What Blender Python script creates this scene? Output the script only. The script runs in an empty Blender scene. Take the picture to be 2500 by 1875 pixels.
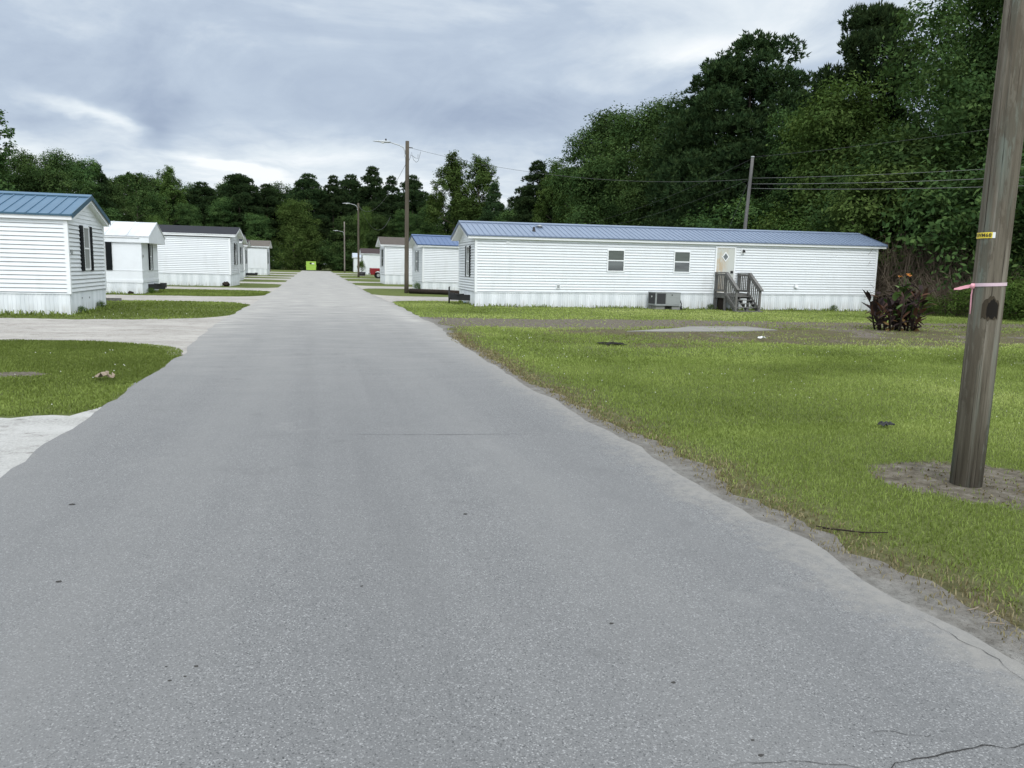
import bpy, math, random
import numpy as np
from mathutils import Vector, Matrix
random.seed(5)
rng = np.random.default_rng(11)
S = bpy.context.scene
COL = S.collection
R = math.radians
PI = math.pi

# ------------------------------------------------------------------ helpers
class MB:
    """collects faces and links them as one mesh object"""
    def __init__(s): s.v = []; s.f = []; s.m = []; s.sm = []
    def add(s, vs, fs, m=0, smooth=False):
        o = len(s.v); s.v += [tuple(map(float, p)) for p in vs]
        for f in fs: s.f.append([i + o for i in f]); s.m.append(m); s.sm.append(smooth)
        return s
    def box(s, a, b, m=0, M=None):
        x0, y0, z0 = a; x1, y1, z1 = b
        vs = [(x0,y0,z0),(x1,y0,z0),(x1,y1,z0),(x0,y1,z0),(x0,y0,z1),(x1,y0,z1),(x1,y1,z1),(x0,y1,z1)]
        if M is not None: vs = [M @ Vector(p) for p in vs]
        return s.add(vs, [(3,2,1,0),(4,5,6,7),(0,1,5,4),(1,2,6,5),(2,3,7,6),(3,0,4,7)], m)
    def beam(s, p, q, w, h, m=0):
        p = Vector(p); q = Vector(q); d = (q - p); L = d.length; d.normalize()
        up = Vector((0,0,1)) if abs(d.z) < .95 else Vector((0,1,0))
        r = d.cross(up).normalized(); u = r.cross(d)
        M = Matrix((( r.x, d.x, u.x, p.x),( r.y, d.y, u.y, p.y),( r.z, d.z, u.z, p.z),(0,0,0,1)))
        return s.box((-w/2,0,-h/2),(w/2,L,h/2), m, M)
    def prism(s, poly, axis, a, b, m=0):
        """poly: 2-D outline; axis 0: (y,z) extruded in x; 1: (x,z) extruded in y; 2: (x,y) in z"""
        def P(p, t): return {0:(t,p[0],p[1]),1:(p[0],t,p[1]),2:(p[0],p[1],t)}[axis]
        n = len(poly); vs = [P(p,a) for p in poly] + [P(p,b) for p in poly]
        fs = [list(range(n))[::-1], list(range(n,2*n))] + [(i,(i+1)%n,n+(i+1)%n,n+i) for i in range(n)]
        return s.add(vs, fs, m)
    def tube(s, pts, rad, n=6, m=0, smooth=True, cap=True):
        pts = [Vector(p) for p in pts]; k = len(pts)
        rad = [rad]*k if not hasattr(rad,'__len__') else rad
        vs = []; fs = []; pr = None
        for i, p in enumerate(pts):
            d = (pts[min(i+1,k-1)] - pts[max(i-1,0)]).normalized()
            if pr is None:
                pr = d.cross(Vector((0,0,1)) if abs(d.z) < .9 else Vector((1,0,0))).normalized()
            pr = (pr - d*pr.dot(d)).normalized(); q = d.cross(pr)
            for j in range(n):
                a = 2*PI*j/n; vs.append(p + (pr*math.cos(a) + q*math.sin(a))*rad[i])
        for i in range(k-1):
            for j in range(n): fs.append((i*n+j, i*n+(j+1)%n, (i+1)*n+(j+1)%n, (i+1)*n+j))
        s.add(vs, fs, m, smooth)
        if cap:
            o = len(s.v) - k*n
            s.f += [[o+j for j in range(n)][::-1], [o+(k-1)*n+j for j in range(n)]]; s.m += [m,m]; s.sm += [False,False]
        return s
    def build(s, name, mats, parent=None, loc=None):
        me = bpy.data.meshes.new(name); me.from_pydata(s.v, [], s.f); me.update()
        mats = mats if isinstance(mats, (list,tuple)) else [mats]
        for t in mats: me.materials.append(t)
        me.polygons.foreach_set('material_index', s.m); me.polygons.foreach_set('use_smooth', s.sm)
        o = bpy.data.objects.new(name, me); COL.objects.link(o)
        if parent: o.parent = parent
        if loc: o.location = loc
        return o

def mesh_np(name, V, F, mat, attrs=None, parent=None, smooth=False):
    """V (n,3); F (m,k) constant face size; attrs {name: per-vertex float}"""
    me = bpy.data.meshes.new(name); V = np.asarray(V, np.float32); F = np.asarray(F, np.int32)
    m, k = F.shape
    me.vertices.add(len(V)); me.vertices.foreach_set('co', V.ravel())
    me.loops.add(m*k); me.loops.foreach_set('vertex_index', F.ravel())
    me.polygons.add(m); me.polygons.foreach_set('loop_start', np.arange(0, m*k, k, dtype=np.int32))
    if smooth: me.polygons.foreach_set('use_smooth', np.ones(m, bool))
    for a, val in (attrs or {}).items():
        at = me.attributes.new(a, 'FLOAT', 'POINT'); at.data.foreach_set('value', np.asarray(val, np.float32))
    me.materials.append(mat); me.update(calc_edges=True)
    o = bpy.data.objects.new(name, me); COL.objects.link(o)
    if parent: o.parent = parent
    return o

def empty(name, loc, rz=0, ry=0):
    o = bpy.data.objects.new(name, None); COL.objects.link(o); o.location = loc
    o.rotation_euler = (0, ry, rz); o.empty_display_size = .3
    return o
def tag(o, label, cat, group=None):
    o['label'] = label; o['category'] = cat
    if group: o['group'] = group
    return o
def kind(o, k, label=None, cat=None):
    o['kind'] = k
    if label: o['label'] = label
    if cat: o['category'] = cat
    return o

def vn(x, y, seed=0):
    """value noise 0..1"""
    g = np.random.default_rng(seed).random((256,256))
    xi = np.floor(x).astype(int); yi = np.floor(y).astype(int); fx = x-xi; fy = y-yi
    fx = fx*fx*(3-2*fx); fy = fy*fy*(3-2*fy)
    a = g[xi%256, yi%256]; b = g[(xi+1)%256, yi%256]; c = g[xi%256,(yi+1)%256]; d = g[(xi+1)%256,(yi+1)%256]
    return (a*(1-fx)+b*fx)*(1-fy) + (c*(1-fx)+d*fx)*fy
def fbm(x, y, seed=0): return (vn(x,y,seed)*.55 + vn(x*2.1,y*2.1,seed+1)*.28 + vn(x*4.3,y*4.3,seed+2)*.17)
def sstep(a, b, x):
    t = np.clip((x-a)/(b-a), 0, 1); return t*t*(3-2*t)

# ------------------------------------------------------------------ node helpers
class NT:
    def __init__(s, tree): s.t = tree; s.n = tree.nodes; s.l = tree.links
    def new(s, typ, **kw):
        n = s.n.new(typ)
        for k, v in kw.items(): setattr(n, k, v)
        return n
    def put(s, sock, v):
        if hasattr(v, 'is_output') or isinstance(v, bpy.types.NodeSocket): s.l.new(v, sock)
        elif isinstance(v, (tuple, list)) and sock.type == 'RGBA' and len(v) == 3: sock.default_value = (*v, 1)
        else: sock.default_value = v
    def m(s, op, a, b=0.0, c=None, clamp=False):
        n = s.new('ShaderNodeMath', operation=op, use_clamp=clamp); s.put(n.inputs[0], a); s.put(n.inputs[1], b)
        if c is not None: s.put(n.inputs[2], c)
        return n.outputs[0]
    def noise(s, vec, scale, detail=3, rough=.55, dist=0.0):
        n = s.new('ShaderNodeTexNoise'); s.put(n.inputs['Vector'], vec); n.inputs['Scale'].default_value = scale
        n.inputs['Detail'].default_value = detail; n.inputs['Roughness'].default_value = rough; n.inputs['Distortion'].default_value = dist
        return n.outputs['Fac']
    def ramp(s, fac, stops, interp='LINEAR'):
        n = s.new('ShaderNodeValToRGB'); n.color_ramp.interpolation = interp; e = n.color_ramp.elements
        while len(e) < len(stops): e.new(.5)
        for el, (p, c) in zip(e, stops):
            el.position = p; el.color = (c,c,c,1) if isinstance(c,(int,float)) else (*c,1)
        s.put(n.inputs[0], fac); return n.outputs[0]
    def mix(s, f, a, b, typ='MIX'):
        n = s.new('ShaderNodeMix', data_type='RGBA', blend_type=typ); s.put(n.inputs['Factor'], f)
        s.put(n.inputs[6], a); s.put(n.inputs[7], b); return n.outputs[2]
    def attr(s, name): n = s.new('ShaderNodeAttribute', attribute_name=name); return n.outputs['Fac']
    def sc(s, vec, v):
        n = s.new('ShaderNodeMapping'); s.l.new(vec, n.inputs['Vector']); n.inputs['Scale'].default_value = v; return n.outputs[0]
    def obj(s): return s.new('ShaderNodeTexCoord').outputs['Object']
    def pos(s): return s.new('ShaderNodeNewGeometry').outputs['Position']
    def bump(s, h, strength, dist=.01):
        n = s.new('ShaderNodeBump'); n.inputs['Strength'].default_value = strength; n.inputs['Distance'].default_value = dist
        s.put(n.inputs['Height'], h); return n.outputs[0]

def mat(name, col=(.5,.5,.5), rough=.6, metal=0.0, spec=.5, fn=None):
    m = bpy.data.materials.new(name); m.use_nodes = True; N = NT(m.node_tree)
    b = N.n['Principled BSDF']; b.inputs['Base Color'].default_value = (*col,1); b.inputs['Roughness'].default_value = rough
    b.inputs['Metallic'].default_value = metal; b.inputs['Specular IOR Level'].default_value = spec
    if fn: fn(N, b)
    return m
def grime(col, amt=.18, sc=(3,3,3), dark=.6, rough=.5, metal=0.0, tint=(1,1,1), spec=.5, name='paint', bump=0.0):
    def fn(N, b):
        p = N.sc(N.obj(), sc); f = N.noise(p, 1.0, 5, .62)
        f2 = N.ramp(f, [(.42,0.0),(.72,1.0)])
        c = N.mix(N.m('MULTIPLY', f2, amt/ .5), col, tuple(c*dark*t for c,t in zip(col,tint)))
        N.put(b.inputs['Base Color'], c)
        N.put(b.inputs['Roughness'], N.m('ADD', N.m('MULTIPLY', f, .25), rough-.12))
        if bump: N.put(b.inputs['Normal'], N.bump(f, bump, .01))
    return mat(name, col, rough, metal, spec, fn)

# ------------------------------------------------------------------ materials
M = {}
def vinyl(N, b, base=(.75,.775,.79)):
    p = N.obj()
    f = N.noise(N.sc(p,(.5,.5,1.6)), 1.0, 5, .6); st = N.noise(N.sc(p,(2.2,2.2,.35)), 1.0, 6, .68)
    c = N.mix(N.m('MULTIPLY', N.ramp(f,[(.4,0.),(.75,1.)]), .35), base, tuple(x*.84 for x in base))
    c = N.mix(N.m('MULTIPLY', N.ramp(st,[(.52,0.),(.8,1.)]), .28), c, (.46,.47,.44))
    N.put(b.inputs['Base Color'], c)
M['vinyl'] = mat('white vinyl siding', rough=.42, fn=vinyl, spec=.4)
def skirtm(N, b):
    p = N.obj()
    pan = N.noise(N.sc(p,(3.1,3.1,.01)), 1.0, 0); st = N.noise(N.sc(p,(9,9,.5)), 1.0, 4, .6)
    c = N.mix(N.ramp(pan,[(.4,0.),(.6,.9)]), (.75,.775,.79), (.62,.65,.665))
    sep = N.new('ShaderNodeSeparateXYZ'); N.put(sep.inputs[0], p)
    low = N.m('MULTIPLY', N.ramp(sep.outputs[2],[(0.,1.),(.32,0.)]), N.ramp(st,[(.4,.0),(.68,.75)]))
    c = N.mix(low, c, (.30,.28,.22))
    N.put(b.inputs['Base Color'], c)
M['skirt'] = mat('white vinyl skirting', rough=.45, fn=skirtm, spec=.4)
M['trim'] = grime((.78,.795,.80), .12, (2,2,5), .75, .45, name='white trim')
M['panel'] = grime((.72,.745,.76), .22, (1.2,1.2,2.5), .82, .5, name='painted panel wall')
def roofm(col, streak=.14):
    def fn(N, b):
        p = N.obj(); f = N.noise(N.sc(p,(2.2,.5,1)), 1.0, 4, .6); g = N.noise(N.sc(p,(.25,1.3,1)), 1., 3)
        c = N.mix(N.m('MULTIPLY', N.ramp(f,[(.4,0.),(.75,1.)]), streak*2), col, tuple(x*.72 for x in col))
        c = N.mix(N.m('MULTIPLY', N.ramp(g,[(.45,0.),(.8,1.)]), .25), c, tuple(min(1,x*1.25+.03) for x in col))
        N.put(b.inputs['Base Color'], c)
    return mat('metal roofing', col, .45, 0, .28, fn)
M['roof_teal'] = roofm((.062,.135,.215)); M['teal_dark'] = grime((.03,.085,.13), .2, name='dark teal trim', rough=.4)
M['roof_grey'] = roofm((.165,.21,.29)); M['grey_dark'] = grime((.13,.17,.25), .2, name='slate blue trim', rough=.4)
M['roof_blue'] = roofm((.07,.12,.235)); M['blue_dark'] = grime((.04,.075,.16), .2, name='dark blue trim', rough=.4)
M['roof_white'] = roofm((.60,.625,.64), .5); M['roof_pale'] = roofm((.40,.44,.50))
def shingle(col):
    def fn(N, b):
        p = N.obj(); br = N.new('ShaderNodeTexBrick'); N.put(br.inputs['Vector'], N.sc(p,(1,1,1)))
        br.inputs['Scale'].default_value = 3.2; br.inputs['Color1'].default_value = (*col,1); br.inputs['Color2'].default_value = (*(x*.72 for x in col),1)
        br.inputs['Mortar'].default_value = (*(x*.5 for x in col),1); br.inputs['Mortar Size'].default_value = .015
        f = N.noise(p, 1.3, 4); N.put(b.inputs['Base Color'], N.mix(N.m('MULTIPLY',f,.5), br.outputs[0], tuple(x*1.4 for x in col)))
    return mat('asphalt shingles', col, .9, 0, .3, fn)
M['sh_black'] = shingle((.018,.019,.026)); M['sh_brown'] = shingle((.095,.08,.07)); M['sh_dark'] = shingle((.05,.035,.035)); M['sh_tan'] = shingle((.12,.105,.09))
M['shutter'] = grime((.006,.008,.009), .1, name='black shutter', rough=.7, spec=.15)
M['shutter_grey'] = grime((.10,.12,.12), .1, name='grey green shutter', rough=.55)
def glassm(N, b):
    p = N.obj(); f = N.noise(N.sc(p,(.6,4,4)), 1., 3, .5)
    N.put(b.inputs['Base Color'], N.ramp(f,[(.3,(.03,.035,.035)),(.7,(.10,.115,.11))]))
M['glass'] = mat('window glass', (.05,.06,.06), .06, 0, .8, glassm)
M['curtain'] = grime((.26,.27,.26), .3, (1,14,1), .6, .8, name='curtain')
M['blind'] = grime((.105,.12,.108), .3, (1,1,30), .6, .8, name='window blind')
M['black'] = grime((.012,.012,.013), .2, (6,6,6), 1.8, .6, name='black iron')
M['acgrey'] = grime((.27,.285,.28), .25, (3,3,6), .75, .5, name='grey sheet metal')
def louver(N, b):
    w = N.new('ShaderNodeTexWave', wave_type='BANDS', bands_direction='Z'); N.put(w.inputs['Vector'], N.obj()); w.inputs['Scale'].default_value = 16
    N.put(b.inputs['Base Color'], N.ramp(w.outputs['Fac'],[(.2,(.008,.008,.009)),(.8,(.035,.036,.038))]))
M['louver'] = mat('dark grille', (.02,.02,.02), .6, fn=louver)
def concrete(col):
    def fn(N, b):
        p = N.pos(); f = N.noise(p, 1.4, 6, .65); g = N.noise(p, 60, 2)
        c = N.mix(N.ramp(f,[(.35,0.),(.7,1.)]), col, tuple(x*.62 for x in col)); c = N.mix(N.m('MULTIPLY',g,.3), c, tuple(x*1.3 for x in col))
        N.put(b.inputs['Base Color'], c); N.put(b.inputs['Normal'], N.bump(g,.3,.004))
    return mat('concrete', col, .9, 0, .3, fn)
M['conc'] = concrete((.25,.24,.222)); M['block'] = concrete((.27,.27,.25))
def wood(col, dark, sc=(30,30,1.2), green=0.0, bs=.5):
    def fn(N, b):
        p = N.obj(); g = N.noise(N.sc(p,sc), 1., 5, .65, .3); big = N.noise(N.sc(p,(3.5,3.5,.9)), 1., 4, .6)
        c = N.ramp(g,[(.3,dark),(.72,col)]); c = N.mix(N.ramp(big,[(.38,0.),(.68,.75)]), c, tuple(x*.52 for x in col))
        if green:
            gr = N.noise(N.sc(p,(7,7,.6)), 1.3, 4); c = N.mix(N.m('MULTIPLY',N.ramp(gr,[(.5,0.),(.66,1.)]),green), c, (.17,.20,.17))
            w = N.noise(N.sc(p,(34,34,.7)), 1., 5, .65, .2); c = N.mix(N.ramp(w,[(.52,0.),(.72,.55)]), c, (.34,.31,.26))
            pt = N.noise(N.sc(p,(6,6,1.5)), 1.2, 6, .72); c = N.mix(N.ramp(pt,[(.53,0.),(.56,.62)]), c, (.098,.083,.062))
            ck = N.noise(N.sc(p,(75,75,.8)), 1., 4, .65, .3); c = N.mix(N.ramp(ck,[(.35,.9),(.41,0.)]), c, (.018,.015,.012))
            N.put(b.inputs['Normal'], N.bump(N.m('ADD',N.m('MULTIPLY',ck,.8),g), bs, .02))
        else: N.put(b.inputs['Normal'], N.bump(g, bs, .006))
        N.put(b.inputs['Base Color'], c)
    return mat('weathered wood', col, .92, 0, .1, fn)
M['pole'] = wood((.215,.19,.15), (.09,.077,.058), (26,26,1.1), .7, .8)
M['farpole'] = wood((.15,.13,.10), (.06,.05,.04), (20,20,.6), 0, .4)
M['palepole'] = wood((.30,.27,.235), (.15,.13,.11), (20,20,.6), 0, .4)
M['greypole'] = wood((.19,.185,.18), (.09,.088,.085), (20,20,.6), 0, .4)
M['deck'] = wood((.225,.22,.21), (.105,.10,.092), (14,14,14), 0, .4)
M['log'] = wood((.05,.04,.032), (.018,.014,.012), (1.5,22,22), 0, .6)
M['char'] = mat('charred wood', (.013,.011,.009), .95, 0, .2)
M['tarspot'] = mat('dark clod', (.055,.053,.05), .95, 0, .1); M['scar'] = wood((.085,.07,.05), (.035,.028,.02), (40,40,2), 0, .5)
M['galv'] = grime((.42,.44,.45), .2, (4,4,4), .7, .4, .3, name='galvanised metal')
M['wire'] = mat('power cable', (.07,.073,.073), .6)
M['wire_light'] = mat('grey power cable', (.15,.155,.15), .6); M['yellow'] = grime((.80,.62,.06), .1, (30,30,30), .8, .4, name='yellow tag'); M['alu'] = mat('white tag end', (.75,.76,.76), .4)
M['pink'] = mat('pink flagging tape', (.78,.37,.43), .4, 0, .5)
M['pinklight'] = mat('faded pink tape', (.62,.46,.52), .35, 0, .5)
M['lime'] = grime((.36,.56,.08), .25, (2,2,2), .7, .5, name='lime green paint'); M['whitep'] = mat('white sticker', (.75,.75,.73), .5)
M['redp'] = grime((.21,.008,.012), .2, (2,2,2), .7, .3, name='red car paint'); M['chrome'] = mat('chrome', (.6,.6,.6), .25, .9)
M['tyre'] = mat('rubber', (.012,.012,.012), .8, 0, .3); M['lamp_red'] = mat('red lens', (.22,.01,.01), .2)
M['bark'] = wood((.12,.10,.08), (.04,.032,.026), (14,14,2.5), 0, .8)
def rust(N, b):
    p = N.obj(); f = N.noise(N.sc(p,(5,5,3)), 1., 5, .7); sx = N.new('ShaderNodeSeparateXYZ'); N.put(sx.inputs[0], p)
    msk = N.m('MULTIPLY', N.ramp(sx.outputs[0],[(.08,1.),(.62,0.)]), N.ramp(f,[(.40,0.),(.62,1.)]))
    c = N.mix(msk, (.50,.51,.47), (.44,.28,.11)); N.put(b.inputs['Base Color'], c)
M['door'] = mat('stained door paint', (.5,.5,.46), .5, fn=rust)

def foliage(name, dark, mid, light, trans=.22, hue=.02):
    m = bpy.data.materials.new(name); m.use_nodes = True; N = NT(m.node_tree); N.n.remove(N.n['Principled BSDF'])
    out = N.n['Material Output']; t = N.attr('tint'); oi = N.new('ShaderNodeObjectInfo').outputs['Random']
    c = N.ramp(t, [(0.,dark),(.5,mid),(1.,light)])
    h = N.new('ShaderNodeHueSaturation'); N.put(h.inputs['Hue'], N.m('ADD', .5-hue/2, N.m('MULTIPLY', oi, hue)))
    N.put(h.inputs['Value'], N.m('ADD', .82, N.m('MULTIPLY', oi, .36))); N.put(h.inputs['Color'], c)
    d = N.new('ShaderNodeBsdfDiffuse'); N.put(d.inputs[0], h.outputs[0]); tr = N.new('ShaderNodeBsdfTranslucent')
    N.put(tr.inputs[0], N.mix(1.0, h.outputs[0], (1.0,1.0,.55), 'MULTIPLY'))
    x = N.new('ShaderNodeMixShader'); x.inputs[0].default_value = trans; N.l.new(d.outputs[0], x.inputs[1]); N.l.new(tr.outputs[0], x.inputs[2])
    N.l.new(x.outputs[0], out.inputs[0]); return m
M['leaf'] = foliage('broad leaves', (.019,.039,.015), (.047,.087,.030), (.105,.160,.052), .22, .02)
M['leaf_light'] = foliage('light green leaves', (.032,.062,.019), (.072,.124,.034), (.13,.19,.058), .24, .02)
M['needle'] = foliage('pine needles', (.014,.029,.014), (.030,.055,.023), (.058,.088,.034), .12, .02)
M['weed'] = foliage('tall weeds', (.035,.065,.018), (.065,.11,.026), (.11,.16,.04))
M['grass'] = foliage('grass blades', (.115,.15,.040), (.245,.31,.088), (.41,.46,.175), .3, 0.0)
M['straw'] = foliage('dry grass', (.09,.075,.04), (.185,.155,.085), (.33,.29,.17), .2, 0.0)
M['maroon'] = foliage('dark maroon leaves', (.030,.023,.025), (.058,.043,.043), (.13,.068,.045), .15, 0.0)
M['cannagreen'] = foliage('pale green leaves', (.05,.09,.03), (.09,.15,.05), (.14,.2,.08), .2, 0.0)
M['dryleaf'] = foliage('dried leaves', (.07,.045,.022), (.13,.08,.035), (.22,.14,.06), .2, 0.0)
M['orange'] = mat('orange petals', (.80,.30,.04), .5)
M['twig'] = mat('brown twigs', (.115,.09,.065), .9, 0, .2)
M['paper'] = mat('white litter', (.72,.74,.76), .5); M['bluelitter'] = mat('blue litter', (.35,.55,.62), .5)
M['card'] = mat('tan litter', (.27,.215,.16), .8); M['clover'] = mat('clover heads', (.6,.6,.52), .8)

# ------------------------------------------------------------------ ground surfaces
EY = [-8,0,9,14,16,20,33,37,45,55,67,80,100,130,187]
XR = [2.80,2.78,2.74,2.80,2.85,3.10,3.15,3.05,2.88,2.95,3.0,3.02,3.05,3.15,3.25]
XL = [-2.2,-2.2,-2.18,-2.15,-2.3,-2.42,-2.3,-2.35,-2.25,-2.3,-2.4,-2.45,-2.5,-2.7,-2.9]
def xr(y): return np.interp(y, EY, XR)
def xl(y): return np.interp(y, EY, XL)
# driveways: (y0, y1) gaps between grass islands
LD = [(-14,8.25),(15.95,21.75),(31.9,36.6),(45.2,49.3),(60.4,65.0),(74.8,80.2),(88,93),(104.6,114.2),(128,140)]
RD = [(35.2,40.2),(53.5,59.2),(69.9,74.6),(89.4,91.8),(113.4,116.5),(133,144)]
def flare(dx, r):
    dx = np.clip(dx, 0, r); return r - np.sqrt(np.maximum(r*r - dx*dx, 0))
def drive_mask(x, y):
    """1 on gravel, 0 on grass"""
    m = np.zeros_like(x)
    for side, L in ((-1,LD),(1,RD)):
        ax = x*side; edge = np.where(side > 0, xr(y)+.12, -xl(y))
        for i, (a, b) in enumerate(L):
            r = 2.4 if side < 0 else 1.9
            if side < 0 and i == 0: r = .5
            f = flare(edge + r - ax, r)
            jit = (fbm(x*1.3, y*1.3, 40)-.5)*.5 if True else 0
            m = np.where((ax > edge-.3) & (ax < 27) & (y > a - f + jit) & (y < b + f + jit), 1, m)
    return m
def dirt_w(x, y):
    """bare soil / old gravel weight on the right hand lawn"""
    n = fbm(x*.55, y*.9, 50)-.5; n2 = fbm(x*2.2, y*2.2, 53)-.5
    a = sstep(.0,1.2, np.minimum(y-19.6+n*2.4, 24.0+n*1.4-y)*1.6) * sstep(2.9,3.6,x) * (1-sstep(9,19,x)*.5)
    n4 = fbm(x*3.5,y*3.5,57)-.5
    e = ((x-4.95)/.78)**2 + ((y-4.80)/.66)**2; e2 = ((x-5.5)/.85)**2 + ((y-4.25)/.5)**2
    p = 1 - sstep(.55,1.15, np.minimum(e,e2) + n2*.9 + n4*.6)
    bs = sstep(.0,.5, np.minimum(y-30.4+n2*.8, 31.6-y)) * (x > 6.2) * (x < 25.6) * sstep(-.1,.12,n2) * .8
    sp = sstep(.60,.74, fbm(x*.8,y*.8,60)) * .8 * sstep(13.5,15,y) * (1-sstep(20,22,y)) * sstep(4,7,x)
    l = (1 - sstep(.6,1.1, ((x+4.0)/.55)**2 + ((y-11.35)/.28)**2 + n2*.6))
    return np.clip(np.maximum.reduce([a, p, sp, l, bs]), 0, 1)
def dry_w(x, y):
    n = fbm(x*.4, y*.8, 70)-.5
    a = sstep(0,1.6, np.minimum(y-14.6+n*3, 20.8+n*1.5-y)) * sstep(4.5,8.5,x + n*6) * (1-sstep(23,28,x))
    b = sstep(0,1.0, np.minimum(y-19.5, 23.6-y)) * sstep(8,13,x)*.8
    d = x - xr(y); c = (1-sstep(.25,1.0, d + n*.7)) * (d > 0) * (y < 23)
    return np.clip(np.maximum.reduce([a*.97*np.clip(.25+1.45*fbm(x*1.3,y*1.6,71),0,1), b*1.1*np.clip(.3+1.4*fbm(x*1.3,y*1.6,72),0,1), c*.8]), 0, 1)

def axis(lo, hi, step, far, grow=1.25):
    a = list(np.arange(lo, hi+1e-6, step)); s = step; x = lo; L = []
    while x > -far: s *= grow; x -= s; L.append(x)
    s = step; x = a[-1]; H = []
    while x < far: s *= grow; x += s; H.append(x)
    return np.array(L[::-1] + a + H)
gx = axis(-12, 26, .16, 1500); gy = axis(1, 34, .16, 1500)
GX, GY = np.meshgrid(gx, gy); nx, ny = len(gx), len(gy)
V = np.stack([GX.ravel(), GY.ravel(), np.zeros(nx*ny)], 1)
ii = (np.arange(ny-1)[:,None]*nx + np.arange(nx-1)[None]).ravel(); F = np.stack([ii, ii+1, ii+1+nx, ii+nx], 1)
def groundm(N, b):
    p = N.pos(); dirt = N.attr('dirt'); dry = N.attr('dry')
    n1 = N.noise(p, .35, 4); n2 = N.noise(p, 2.3, 5, .65); n3 = N.noise(p, 38, 4, .7); n4 = N.noise(p, 9, 4, .65)
    g = N.ramp(n3, [(.28,(.050,.062,.016)),(.5,(.105,.130,.036)),(.72,(.17,.19,.066))])
    g = N.mix(N.ramp(n1,[(.38,0.),(.66,.55)]), g, (.075,.10,.028)); g = N.mix(N.ramp(n2,[(.5,0.),(.8,.5)]), g, (.125,.14,.048))
    dr = N.ramp(n4, [(.3,(.048,.042,.024)),(.5,(.10,.078,.052)),(.7,(.18,.15,.115))])
    g = N.mix(N.m('MULTIPLY', dry, N.ramp(n2,[(.3,.45),(.6,1.)])), g, dr)
    s = N.ramp(n4, [(.3,(.068,.054,.043)),(.55,(.155,.133,.11)),(.75,(.26,.238,.21))])
    s = N.mix(N.ramp(n3,[(.55,0.),(.75,.7)]), s, (.23,.215,.195))
    f = N.m('ADD', dirt, N.m('MULTIPLY', N.m('SUBTRACT', n4, .5), .9)); f = N.m('MULTIPLY', N.ramp(f,[(.3,0.),(.62,1.)]), .92)
    n9 = N.noise(p, 24, 5, .75); s = N.mix(N.ramp(n9,[(.34,.75),(.46,0.)]), s, (.045,.034,.026)); s = N.mix(N.ramp(n9,[(.60,0.),(.70,.6)]), s, (.26,.225,.17))
    N.put(b.inputs['Base Color'], N.mix(f, g, s)); N.put(b.inputs['Normal'], N.bump(n3, .7, .03))
M['ground'] = mat('lawn and soil', rough=.95, spec=.1, fn=groundm)
o = mesh_np('ground', V, F, M['ground'], {'dirt': dirt_w(V[:,0],V[:,1]), 'dry': dry_w(V[:,0],V[:,1])})
kind(o, 'structure')

def asphalt(N, b):
    p = N.pos(); e = N.attr('edge'); d = N.attr('dust')
    n1 = N.noise(N.sc(p,(.55,.16,1)), 1., 5, .6); n2 = N.noise(p, 2.6, 5, .62); n3 = N.noise(p, 165, 3, .75); tr = N.noise(N.sc(p,(1.1,.035,1)), 1., 4, .55); n5 = N.noise(N.sc(p,(.9,3.2,1)), 1., 4, .6)
    vo = N.new('ShaderNodeTexVoronoi', feature='F1'); N.put(vo.inputs['Vector'], p); vo.inputs['Scale'].default_value = 185
    sp = N.new('ShaderNodeSeparateColor'); N.put(sp.inputs[0], vo.outputs['Color'])
    c = N.ramp(n3, [(.25,(.085,.086,.087)),(.5,(.155,.156,.157)),(.75,(.225,.226,.226))])
    c = N.mix(N.ramp(sp.outputs[0],[(.80,0.),(.97,.7)]), c, (.38,.38,.378))
    c = N.mix(N.ramp(sp.outputs[1],[(.86,0.),(.98,.8)]), c, (.035,.036,.038))
    c = N.mix(N.ramp(n1,[(.40,0.),(.66,.5)]), c, (.195,.195,.193)); c = N.mix(N.ramp(n2,[(.5,0.),(.75,.35)]), c, (.135,.136,.138))
    c = N.mix(N.ramp(tr,[(.48,0.),(.64,.38)]), c, (.205,.204,.20)); c = N.mix(N.ramp(tr,[(.34,.32),(.46,0.)]), c, (.115,.116,.118))
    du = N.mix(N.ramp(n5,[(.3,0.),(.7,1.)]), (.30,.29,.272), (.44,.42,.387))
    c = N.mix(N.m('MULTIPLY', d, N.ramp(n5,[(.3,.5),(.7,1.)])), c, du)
    n8 = N.noise(p, 16, 5, .7); ef = N.m('ADD', N.m('MULTIPLY', e, -1.15), N.m('ADD', N.m('MULTIPLY', n2, .65), N.m('MULTIPLY', N.m('SUBTRACT', n8, .42), .9))); ef = N.ramp(ef, [(.0,0.),(.40,.85)])
    c = N.mix(ef, c, N.mix(N.m('MULTIPLY', N.m('ADD', n3, n8), .5), (.15,.143,.131), (.33,.317,.293)))
    n7 = N.noise(p, 1.15, 5, .68); c = N.mix(N.ramp(n7,[(.60,0.),(.72,.28)]), c, (.085,.085,.086)); c = N.mix(N.ramp(n7,[(.27,.3),(.38,0.)]), c, (.26,.258,.25))
    N.put(b.inputs['Base Color'], c); N.put(b.inputs['Normal'], N.bump(n3, .45, .006))
    N.put(b.inputs['Roughness'], .82)
M['asphalt'] = mat('worn asphalt', rough=.82, spec=.35, fn=asphalt)
ys = np.concatenate([np.arange(-8,30,.2), np.arange(30,80,.6), np.arange(80,178.5,2)]); t = np.linspace(0,1,28)
Y = np.repeat(ys, 28); T = np.tile(t, len(ys))
eL = xl(ys) + (fbm(ys*1.7, ys*0, 3)-.5)*.14; eR = xr(ys) + (fbm(ys*1.6, ys*0+5, 4)-.5)*.2
L_ = np.repeat(eL, 28); R_ = np.repeat(eR, 28); X = L_ + (R_-L_)*T
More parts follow.
